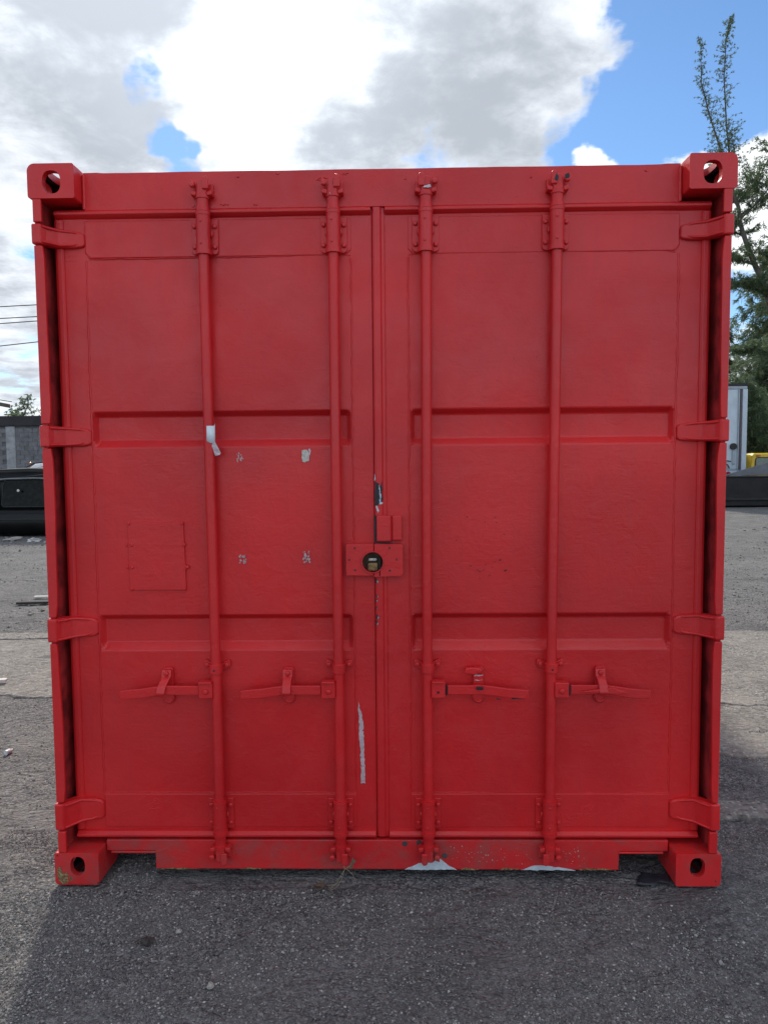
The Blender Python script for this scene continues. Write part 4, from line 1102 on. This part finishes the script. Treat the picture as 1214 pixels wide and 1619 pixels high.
# ------------------------------------------------------------------ vehicles (lofted bodies)
def loft(bm, secs):
    rings = [[bm.verts.new(p) for p in s] for s in secs]; k = len(rings[0])
    for i in range(len(rings)-1):
        for j in range(k):
            f = bm.faces.new((rings[i][j], rings[i][(j+1) % k], rings[i+1][(j+1) % k], rings[i+1][j])); f.smooth = True
    bm.faces.new(rings[0]); bm.faces.new(rings[-1])
def wheel(parent, x, y, z, r=0.31):
    bm = bmesh.new(); tube(bm, [(x, y-0.10, z), (x, y-0.08, z), (x, y+0.08, z), (x, y+0.10, z)], [r*0.92, r, r, r*0.92], 20)
    w = build('wheel', bm, simple('tyre', (0.02, 0.02, 0.021), 0.9), parent)
    bm = bmesh.new(); tube(bm, [(x, y-0.112, z), (x, y-0.1005, z)], [r*0.5, r*0.6], 16); build('rim', bm, STEEL, w)
def car(name, loc, label, cat, paint, glass, zb, belt, roofz, length, width, roof_rail, group=None):
    c = empty(name, loc, label, cat, group)
    W2 = width/2
    # lower body: sections along x
    secs = []
    for f in (0.0, 0.015, 0.06, 0.16, 0.3, 0.5, 0.7, 0.84, 0.94, 0.985, 1.0):
        x = -length/2+length*f
        e = min(f, 1-f); tap = min(1, (e/0.06)**0.5) if e < 0.06 else 1.0
        hood = belt if 0.2 < f < 0.98 else belt-0.14*(1-f/0.2 if f <= 0.2 else 0.3)
        w = W2*(0.80+0.20*tap)
        zlo = zb + 0.12*(1-tap)
        secs.append([(x, -w*0.93, zlo), (x, -w, zlo+0.16), (x, -w*1.01, (zlo+hood)/2), (x, -w*0.985, hood-0.10), (x, -w*0.93, hood), (x, w*0.93, hood), (x, w*0.985, hood-0.10), (x, w*1.01, (zlo+hood)/2), (x, w, zlo+0.16), (x, w*0.93, zlo)])
    bm = bmesh.new(); loft(bm, secs); build('body', bm, paint, c)
    # glasshouse
    secs = []
    for f, h in ((0.02, 0.10), (0.06, 0.62), (0.12, 0.88), (0.22, 0.965), (0.4, 1.0), (0.58, 0.985), (0.68, 0.86), (0.76, 0.45), (0.82, 0.05)):
        x = -length/2+length*f; zt = belt+(roofz-belt)*h
        wt_ = W2*(0.92-0.16*h)
        secs.append([(x, -W2*0.92, belt-0.02), (x, -wt_, zt-0.10*h-0.005), (x, -wt_*0.86, zt-0.02*h), (x, 0, zt), (x, wt_*0.86, zt-0.02*h), (x, wt_, zt-0.10*h-0.005), (x, W2*0.92, belt-0.02)])
    bm = bmesh.new(); loft(bm, secs); build('cabin', bm, paint, c)
    # side windows, slightly proud, following the flank slope
    for s in (-1, 1):
        for f0, f1, h0, h1, r0, r1 in ((0.10, 0.275, 0.70, 0.80, 0.03, 0.01), (0.295, 0.545, 0.76, 0.84, 0.05, 0.012), (0.56, 0.69, 0.84, 0.66, 0.012, 0.03)):
            bm = bmesh.new(); q = []
            out = [(f0, 0.12), (f0+0.008, 0.07), (f1-0.008, 0.07), (f1, 0.12), (f1, h1-0.20)]
            for k_ in range(1, 5): out.append((f1-r1*(1-math.cos(k_/4*math.pi/2)), h1-0.20+0.20*math.sin(k_/4*math.pi/2)))
            for k_ in range(3, -1, -1): out.append((f0+r0*(1-math.cos(k_/4*math.pi/2)), h0-0.24+0.24*math.sin(k_/4*math.pi/2)))
            for (f, t_) in out:
                x = -length/2+length*f; ytop = W2*0.77; ybot = W2*0.92
                yy = ybot+(ytop-ybot)*t_*1.02
                q.append((x, s*(yy+0.006), belt+(roofz-belt)*t_))
            a = [bm.verts.new(p) for p in q]; b = [bm.verts.new((p[0], p[1]-s*0.03, p[2])) for p in q]
            bm.faces.new(a); bm.faces.new(b[::-1]); n_ = len(q)
            for i in range(n_): bm.faces.new((a[i], b[i], b[(i+1) % n_], a[(i+1) % n_]))
            w_ = build('window', bm, glass, c)
            bm = bmesh.new(); tube(bm, q+[q[0]], 0.012, 6); build('window_frame', bm, TRIMB, w_)
        bm = bmesh.new(); tube(bm, [(-length/2+length*f, s*(W2*0.80), belt+(roofz-belt)*h) for f, h in ((0.07, 0.72), (0.12, 0.86), (0.25, 0.93), (0.42, 0.955), (0.58, 0.93), (0.67, 0.84), (0.74, 0.52))], 0.018, 6); build('roof_rail', bm, roof_rail, c)
        bm = bmesh.new(); box(bm, -length*0.42, length*0.42, s*W2*1.0-0.02, s*W2*1.0+0.02, zb+0.30, zb+0.33); build('door_trim', bm, roof_rail, c, 0.008, 1)
        for x in (-length*0.30, length*0.32): wheel(c, x, s*W2*0.93, 0.30)
    return c
CARBLK = simple('black_car_paint', (0.004, 0.005, 0.005), 0.38, 0, 0.3, 3)
CARBLK.node_tree.nodes['Principled BSDF'].inputs['Specular IOR Level'].default_value = 0.25
CARWHT = simple('white_car_paint', (0.70, 0.72, 0.74), 0.3, 0, 0.06, 3)
GLASSD = make_glass('dark_glass', (0.002, 0.004, 0.003), 0.22)
GLASSD.node_tree.nodes['Principled BSDF'].inputs['Specular IOR Level'].default_value = 0.12
TRIMG = simple('grey_trim', (0.16, 0.17, 0.18), 0.35, 0.3, 0.2, 8)
TRIMB = simple('black_trim', (0.012, 0.012, 0.013), 0.6)
blk = car('parked_car', (-7.6, 13.9, 0), 'black car with dark windows parked left of the container', 'car', CARBLK, GLASSD, 0.06, 0.58, 1.50, 4.6, 1.8, TRIMB)
bm = bmesh.new()
tube(bm, [(-2.3+4.6*f, -0.792+0.02*math.sin(f*9), z) for f, z in ((0.10, 1.02), (0.16, 1.16), (0.24, 1.225), (0.33, 1.255), (0.45, 1.265), (0.56, 1.25))], 0.022, 6); build('window_frame', bm, TRIMG, blk)
bm = bmesh.new(); box(bm, 0.20, 0.95, -0.935, -0.905, 0.10, 0.125); build('sill_strip', bm, STEEL, blk, 0.006, 1)
bm = bmesh.new(); bolt_mesh(bm, -0.55, -0.86, 1.00, 0.03, 0.012, 10); build('sticker', bm, LWOOD, blk)
wht = car('parked_car', (-8.35, 18.2, 0), 'white car showing only its roof behind the black car', 'car', CARWHT, GLASSD, 0.2, 0.95, 1.70, 4.4, 1.75, TRIMB)
bm = bmesh.new(); bolt_mesh(bm, -1.75, -0.75, 1.60, 0.035, 0.02, 8); build('indicator', bm, simple('orange_lens', (0.6, 0.16, 0.04), 0.3), wht)

# ================================================================== BACKGROUND, RIGHT
# box trailer
tr = empty('box_trailer', (10.55, 22.3, 0), 'tall white box trailer seen from behind beside the dark skip', 'trailer')
TRW = simple('trailer_white', (0.47, 0.55, 0.62), 0.5, 0, 0.10, 2.0, 0, 60, (0.36, 0.42, 0.48), (0.58, 0.75))
TRG = simple('trailer_grey', (0.30, 0.34, 0.38), 0.5, 0.2, 0.15, 5)
bm = bmesh.new(); box(bm, -1.25, 1.25, 0.02, 11.5, 1.15, 4.05); build('box_body', bm, TRW, tr, 0.02, 1)
bm = bmesh.new(); box(bm, -1.27, 1.27, -0.015, 0.06, 4.00, 4.09); build('top_rail', bm, TRIMB, tr, 0.01, 1)
bm = bmesh.new(); box(bm, -1.25, 1.25, -0.03, 0.015, 3.90, 3.995); build('door_header', bm, TRG, tr, 0.01, 1)
for s in (-1, 1):
    bm = bmesh.new(); box(bm, min(s*1.10, s*1.265), max(s*1.10, s*1.265), -0.05, 0.015, 0.98, 3.895); build('corner_post', bm, TRW, tr, 0.015, 1)
    bm = bmesh.new(); box(bm, min(s*0.01, s*1.02), max(s*0.01, s*1.02), -0.02, 0.015, 1.22, 3.89); build('door', bm, TRW, tr, 0.01, 1)
    for x in (0.35, 0.97):
        bm = bmesh.new(); tube(bm, [(s*x, -0.045, 1.2), (s*x, -0.045, 3.88)], 0.018, 8); build('lock_rod', bm, TRG, tr)
    bm = bmesh.new(); box(bm, min(s*1.03, s*1.09), max(s*1.03, s*1.09), -0.028, 0.012, 1.2, 3.89); build('door_seal', bm, RUBBER, tr)
    bm = bmesh.new(); tube(bm, [(s*0.82, -0.02, 1.98), (s*0.82, -0.09, 1.98)], [0.11, 0.11], 16); build('rubber_bumper', bm, TRIMB, tr)
    bm = bmesh.new(); box(bm, s*0.84-0.05, s*0.84+0.05, -0.06, -0.021, 1.38, 1.86); build('lock_handle', bm, TRG, tr, 0.01, 1)
    bm = bmesh.new(); tube(bm, [(s*0.66, -0.04, 1.06), (s*0.66, -0.10, 1.06)], [0.07, 0.075], 16); build('tail_lamp', bm, simple('red_lens', (0.35, 0.02, 0.03), 0.3), tr)
    for yy in (9.2, 10.4):
        bm = bmesh.new(); tube(bm, [(s*0.95, yy, 0.5), (s*0.95, yy, 0.501)], 0.01, 4); bm.free()
        wb = bmesh.new(); tube(wb, [(s*0.80, yy, 0.5), (s*1.2, yy, 0.5)], [0.5, 0.5], 20); build('wheel', wb, simple('tyre_b', (0.02, 0.02, 0.02), 0.9), tr)
bm = bmesh.new(); box(bm, -1.25, 1.25, -0.04, 0.10, 0.95, 1.145); build('bumper_rail', bm, TRW, tr, 0.015, 1)
bm = bmesh.new(); box(bm, 0.50, 0.92, -0.024, -0.0205, 2.95, 3.02); bm.free()
bm = bmesh.new(); box(bm, -1.2, 1.2, 0.2, 11.3, 0.85, 0.949); build('chassis', bm, TRIMB, tr)
for zz_ in (2.78, 2.84):
    bm = bmesh.new(); box(bm, 0.42, 0.62, -0.0235, -0.0205, zz_, zz_+0.025); build('marking', bm, simple('faded_red', (0.40, 0.30, 0.32), 0.6), tr)
bm = bmesh.new(); tube(bm, [(0.70, -0.06, 1.25), (0.62, -0.10, 1.36), (0.50, -0.08, 1.45), (0.60, -0.09, 1.50), (0.74, -0.07, 1.48)], 0.02, 6); build('cable_loop', bm, TRIMB, tr)

# dark steel skip with a grey plate leaning on it
sk = empty('steel_skip', (13.2, 21.0, 0), 'long black steel skip standing in front of the white trailer', 'skip')
BLKST = simple('black_steel', (0.012, 0.0115, 0.012), 0.65, 0.1, 0.6, 3, 0.006, 12, (0.05, 0.038, 0.032), (0.6, 0.78))
bm = bmesh.new()
for pts in ([(-3.1, 0.02, 0.10), (3.1, 0.02, 0.10), (3.3, -0.10, 0.97), (-3.3, -0.10, 0.97)],):
    pass
prism_yz(bm, [(0.06, 0.05), (-0.04, 0.97), (0.02, 0.97), (0.12, 0.09)], -3.2, 3.2)
prism_yz(bm, [(1.6, 0.09), (1.7, 0.97), (1.76, 0.97), (1.66, 0.05)], -3.2, 3.2)
box(bm, -3.2, 3.2, 0.121, 1.599, 0.05, 0.10); box(bm, -3.2, -3.14, 0.121, 1.599, 0.101, 0.95); box(bm, 3.14, 3.2, 0.121, 1.599, 0.101, 0.95)
build('skip_body', bm, BLKST, sk, 0.01, 1)
bm = bmesh.new(); tube(bm, [(-3.22, -0.05, 0.985), (3.22, -0.05, 0.985)], 0.03, 8); build('rim', bm, BLKST, sk)
for z in (0.26,):
    bm = bmesh.new(); y = 0.06-0.1*(z-0.05)/0.92
    prism_yz(bm, [(y-0.05, z-0.03), (y-0.05, z+0.03), (y+0.0, z+0.06), (y+0.0, z-0.06)], -3.19, 3.19); build('stiffener', bm, BLKST, sk, 0.006, 1)
bm = bmesh.new(); prism_xz(bm, [(-2.55, 1.02), (2.3, 1.02), (2.3, 2.13), (1.2, 2.13)], 0.30, 0.36)
o = build('steel_plate', bm, simple('grey_plate', (0.13, 0.14, 0.155), 0.5, 0.2, 0.2, 3), None, 0.008, 1)
o.location = (13.2, 21.0, 0.0); tag(o, 'grey slanted steel plate standing in the black skip', 'plate')

# yellow pickup
yt = empty('yellow_truck', (15.2, 26.0, 0), 'yellow truck cab with rear window and roof lamps behind the black skip', 'truck')
YEL = simple('yellow_paint', (0.62, 0.43, 0.025), 0.35, 0, 0.12, 3)
bm = bmesh.new()
secs = [[(-1.0, y, 0.5), (-1.0, y, 1.05), (-0.95+dx, y, 1.70+dz), (-0.86+dx, y, 1.76+dz), (0.86-dx, y, 1.76+dz), (0.95-dx, y, 1.70+dz), (1.0, y, 1.05), (1.0, y, 0.5)] for y, dx, dz in ((0.9, 0.0, 0.0), (1.1, 0.0, 0.03), (1.9, 0.0, 0.02), (2.2, 0.05, -0.06))]
loft(bm, secs)
for f in bm.faces: f.smooth = False
build('cab', bm, YEL, yt, 0.03, 2)
bm = bmesh.new(); prism_xz(bm, [(-0.84, 1.10), (0.84, 1.10), (0.80, 1.55), (0.74, 1.60), (-0.74, 1.60), (-0.80, 1.55)], 0.885, 0.93); build('rear_window', bm, make_glass('truck_glass', (0.10, 0.14, 0.15), 0.1), yt, 0.004, 1)
bm = bmesh.new()
tube(bm, [(x, 0.888, z) for x, z in ((-0.85, 1.09), (0.85, 1.09), (0.81, 1.555), (0.745, 1.61), (-0.745, 1.61), (-0.81, 1.555), (-0.85, 1.09))], 0.02, 6); build('window_seal', bm, TRIMB, yt)
bm = bmesh.new(); tube(bm, [(-0.28, 0.875, 1.60), (-0.15, 0.875, 1.10)], 0.018, 6); build('window_bar', bm, TRIMB, yt)
for x in (-0.72, -0.2, 0.2, 0.72):
    bm = bmesh.new(); box(bm, x-0.09, x+0.09, 0.86, 0.899, 1.655, 1.70); build('roof_lamp', bm, simple('amber_lens', (0.35, 0.07, 0.01), 0.3), yt, 0.012, 2)
bm = bmesh.new(); box(bm, -1.0, 1.0, -1.4, 0.88, 0.55, 1.0); build('truck_bed', bm, YEL, yt, 0.03, 2)
bm = bmesh.new(); box(bm, -0.98, 0.98, 2.21, 3.6, 0.55, 1.12); build('bonnet', bm, YEL, yt, 0.08, 3)
for x in (-0.9, 0.9):
    for y in (-0.6, 2.9):
        wb = bmesh.new(); tube(wb, [(x-0.12, y, 0.38), (x+0.12, y, 0.38)], [0.38, 0.38], 20); build('wheel', wb, simple('tyre_c', (0.02, 0.02, 0.02), 0.9), yt)

# ------------------------------------------------------------------ trees (casuarina: wispy drooping needle sprays)
BARK = simple('grey_bark', (0.085, 0.075, 0.065), 0.9, 0, 0.35, 5, 0.01, 20)
LEAF_D = make_leaf('casuarina_needles', (0.065, 0.098, 0.055), (0.145, 0.20, 0.10), 0.5)
LEAF_L = make_leaf('lime_leaves', (0.10, 0.15, 0.02), (0.20, 0.26, 0.04), 0.4)
def needles(base, axis, n, length, width, droop, spread):
    """ribbon needles: base (m,3), axis (m,3) -> n per base"""
    m = len(base)
    b = np.repeat(base, n, 0); a = np.repeat(axis, n, 0)
    d = a*0.7 + spread*rng.standard_normal((m*n, 3)) + np.array([0, 0, -droop])
    d /= np.linalg.norm(d, axis=1)[:, None]+1e-9
    b = b + 0.25*length*rng.standard_normal((m*n, 3))*0.5
    ln = length*rng.uniform(0.5, 1.25, m*n)[:, None]
    s = np.cross(d, rng.standard_normal((m*n, 3))); s /= np.linalg.norm(s, axis=1)[:, None]+1e-9
    w = width*rng.uniform(0.6, 1.3, m*n)[:, None]
    mid = b+d*ln*0.5+np.array([0, 0, 0.03*length]); tip = b+d*ln+np.array([0, 0, -0.12*length])
    V = np.stack([b-s*w*0.4, b+s*w*0.4, mid+s*w*0.5, tip, mid-s*w*0.5], 1).reshape(-1, 3)
    k = np.arange(m*n)*5
    F = np.stack([np.stack([k, k+1, k+2], 1), np.stack([k, k+2, k+4], 1), np.stack([k+4, k+2, k+3], 1)], 1).reshape(-1, 3)
    return V, F
def join(parts):
    V = []; F = []; o = 0
    for v, f in parts: V.append(v); F.append(f+o); o += len(v)
    return np.concatenate(V), np.concatenate(F)
def polyline(pts, k):
    pts = np.asarray(pts, float); t = np.linspace(0, len(pts)-1, k); i = np.minimum(t.astype(int), len(pts)-2); f = (t-i)[:, None]
    return pts[i]*(1-f)+pts[i+1]*f

def leader_foliage(path, reach0, reach1, nb, n_need, length, width, bm, t0=0.0):
    """short side twigs along a leader, sprays on each"""
    P = polyline(path, 60); parts = []
    for i in range(nb):
        f = t0+(1-t0)*(i+rng.random())/nb; k = min(58, int(f*59)); p = P[k]; tdir = P[k+1]-P[k]; tdir /= np.linalg.norm(tdir)
        reach = (reach0+(reach1-reach0)*f)*rng.uniform(0.4, 1.2)
        az = rng.uniform(0, 6.28); dvec = np.array([math.cos(az), math.sin(az)*0.8, 0.35+0.3*rng.random()]) + 0.3*tdir
        dvec /= np.linalg.norm(dvec)
        ts = np.linspace(0.15, 1, max(3, int(reach/0.12)))
        tw = p + dvec*reach*ts[:, None] + np.array([0, 0, -0.25*reach])*(ts**2)[:, None] + 0.035*rng.standard_normal((len(ts), 3))
        if reach > 0.25: tube(bm, [tuple(p)]+[tuple(q) for q in tw[::max(1, len(tw)//3)]], [0.007]+[0.004]*len(tw[::max(1, len(tw)//3)]), 4, False)
        parts.append(needles(tw, np.repeat(dvec[None], len(tw), 0), n_need, length, width, 0.25, 0.55))
    return parts

lt = empty('casuarina_tree', (14.8, 22, 0), 'tall thin leaning casuarina whose two wispy tips rise above the container', 'tree')
trunk = [(0.0, 0, -0.1), (-0.57, 0, 1.23), (-1.61, 0, 4.58), (-2.52, 0, 6.85), (-3.04, 0, 7.98), (-3.53, 0, 9.40), (-3.71, 0, 10.11)]
leadA = [(-3.71, 0, 10.11), (-3.85, 0, 10.9), (-3.91, 0, 11.51), (-3.99, 0.05, 12.31), (-4.09, 0.1, 13.89), (-4.04, 0.1, 15.06), (-3.88, 0.1, 15.80)]
leadB = [(-3.75, 0, 10.2), (-4.02, -0.1, 10.9), (-4.26, -0.2, 11.46), (-4.69, -0.3, 12.52), (-4.97, -0.3, 13.51), (-5.03, -0.3, 14.95)]
bm = bmesh.new(); Tp = polyline(trunk, 24); tube(bm, [tuple(p+np.array([0.05*math.sin(i), 0.04*math.cos(i*1.3), 0])) for i, p in enumerate(Tp)], list(np.linspace(0.15, 0.05, 24)), 10); build('trunk', bm, BARK, lt)
bmL = bmesh.new(); tube(bmL, leadA, [0.045, 0.036, 0.030, 0.025, 0.019, 0.013, 0.006], 8); tube(bmL, leadB, [0.036, 0.031, 0.027, 0.022, 0.016, 0.007], 8)
parts = leader_foliage(leadA[1:], 0.85, 0.14, 170, 9, 0.075, 0.015, bmL) + leader_foliage(leadB[1:], 0.75, 0.14, 130, 9, 0.075, 0.015, bmL)
limbs = [[(-3.47, 0, 9.40), (-3.09, -0.2, 9.80), (-2.62, -0.3, 10.39), (-1.9, -0.4, 11.4), (-1.2, -0.4, 12.4)], [(-3.65, 0, 9.87), (-3.2, 0.2, 10.24), (-2.7, 0.4, 10.9), (-2.2, 0.5, 11.9)],
         [(-3.3, 0, 8.8), (-3.9, 0.5, 9.3), (-4.4, 0.8, 9.6)], [(-3.0, 0, 7.9), (-3.7, 0.4, 8.3), (-4.2, 0.8, 8.2)], [(-2.9, 0, 7.7), (-2.2, -0.3, 8.5), (-1.3, -0.4, 9.0)], [(-2.5, 0, 6.8), (-3.3, -0.4, 7.2), (-4.0, -0.7, 7.0)], [(-2.2, 0, 6.1), (-1.2, -0.4, 7.0), (-0.3, -0.4, 7.6)], [(-1.6, 0, 4.6), (-2.5, 0.5, 5.2), (-3.2, 0.7, 5.1)]]
for lb in limbs:
    tube(bmL, lb, list(np.linspace(0.035, 0.010, len(lb))), 6); parts += leader_foliage(lb, 1.25, 0.6, 66, 12, 0.15, 0.019, bmL)
build('branches', bmL, BARK, lt)
Vv, Ff = join(parts); np_mesh('crown', Vv, Ff, LEAF_D, lt)

def casuarina(loc, H, Rm, label, nb, seed, leaf=None, z0=0.06, need=17, group=None, length=0.30, width=0.026):
    global rng
    rng = np.random.default_rng(seed)
    t = empty('casuarina_tree' if leaf is None else 'shade_tree', loc, label, 'tree', group)
    bm = bmesh.new(); k = 14
    tp = [(0.25*math.sin(i*0.9+seed)*i/k, 0.2*math.cos(i*0.7+seed)*i/k, -0.1+H*i/k) for i in range(k+1)]
    tube(bm, tp, list(np.linspace(0.026*H, 0.003*H, k+1)), 10); build('trunk', bm, BARK, t)
    bb = bmesh.new(); parts = []
    for i in range(nb):
        f = z0+(0.97-z0)*(i+rng.random())/nb
        p = np.array(tp[min(k, int(f*k))], float); p[2] = f*H
        az = rng.uniform(0, 6.28)
        reach = Rm*(1-f)**0.75*(0.45+0.75*rng.random())*(0.55 if f < 0.15 else 1)+0.3
        rise = rng.uniform(0.15, 0.65)
        ts = np.linspace(0.18, 1, max(4, int(reach/0.17)))
        dirv = np.array([math.cos(az), math.sin(az), rise])
        tw = p + dirv*reach*ts[:, None] + np.array([0, 0, -0.55*reach])*(ts**2.2)[:, None] + 0.10*rng.standard_normal((len(ts), 3))
        tube(bb, [tuple(p)]+[tuple(q) for q in tw[::3]], list(np.linspace(0.03*reach**0.5, 0.006, 1+len(tw[::3]))), 5, False)
        sub = np.repeat(tw, 2, 0)+0.16*rng.standard_normal((len(tw)*2, 3))
        parts.append(needles(sub, np.repeat(dirv[None], len(sub), 0), need, length, width, 0.75, 0.5))
    build('branches', bb, BARK, t)
    V_, F_ = join(parts); np_mesh('crown', V_, F_, leaf or LEAF_D, t)
    return t
casuarina((18.6, 33.5, 0), 12.5, 3.6, 'dense dark casuarina right behind the white trailer', 230, 21)
casuarina((17.6, 38.0, 0), 9.2, 2.3, 'shorter dark casuarina between trailer and container edge', 110, 22)
casuarina((23.5, 35.0, 0), 14.0, 4.2, 'tall dense casuarina at the right edge of the photo', 220, 23)
casuarina((15.6, 30.0, 0), 5.2, 1.7, 'low dark casuarina directly behind the box trailer', 90, 24)
casuarina((19.6, 46.0, 0), 7.6, 2.4, 'bright lime green tree glimpsed behind the casuarinas', 80, 25, LEAF_L, length=0.22, width=0.12)
for i, (x, y, h, r_w) in enumerate(((-24.3, 45, 6.1, 1.0), (-23.3, 46, 5.7, 0.9), (-25.2, 45.5, 5.3, 0.9))):
    casuarina((x, y, 0), h, r_w, ['tallest small feathery tree top above the block wall', 'feathery tree top nearest the container above the wall', 'lowest feathery tree top peeping over the wall'][i], 46, 40+i, need=8, length=0.24, width=0.045, group='small trees behind the block wall')
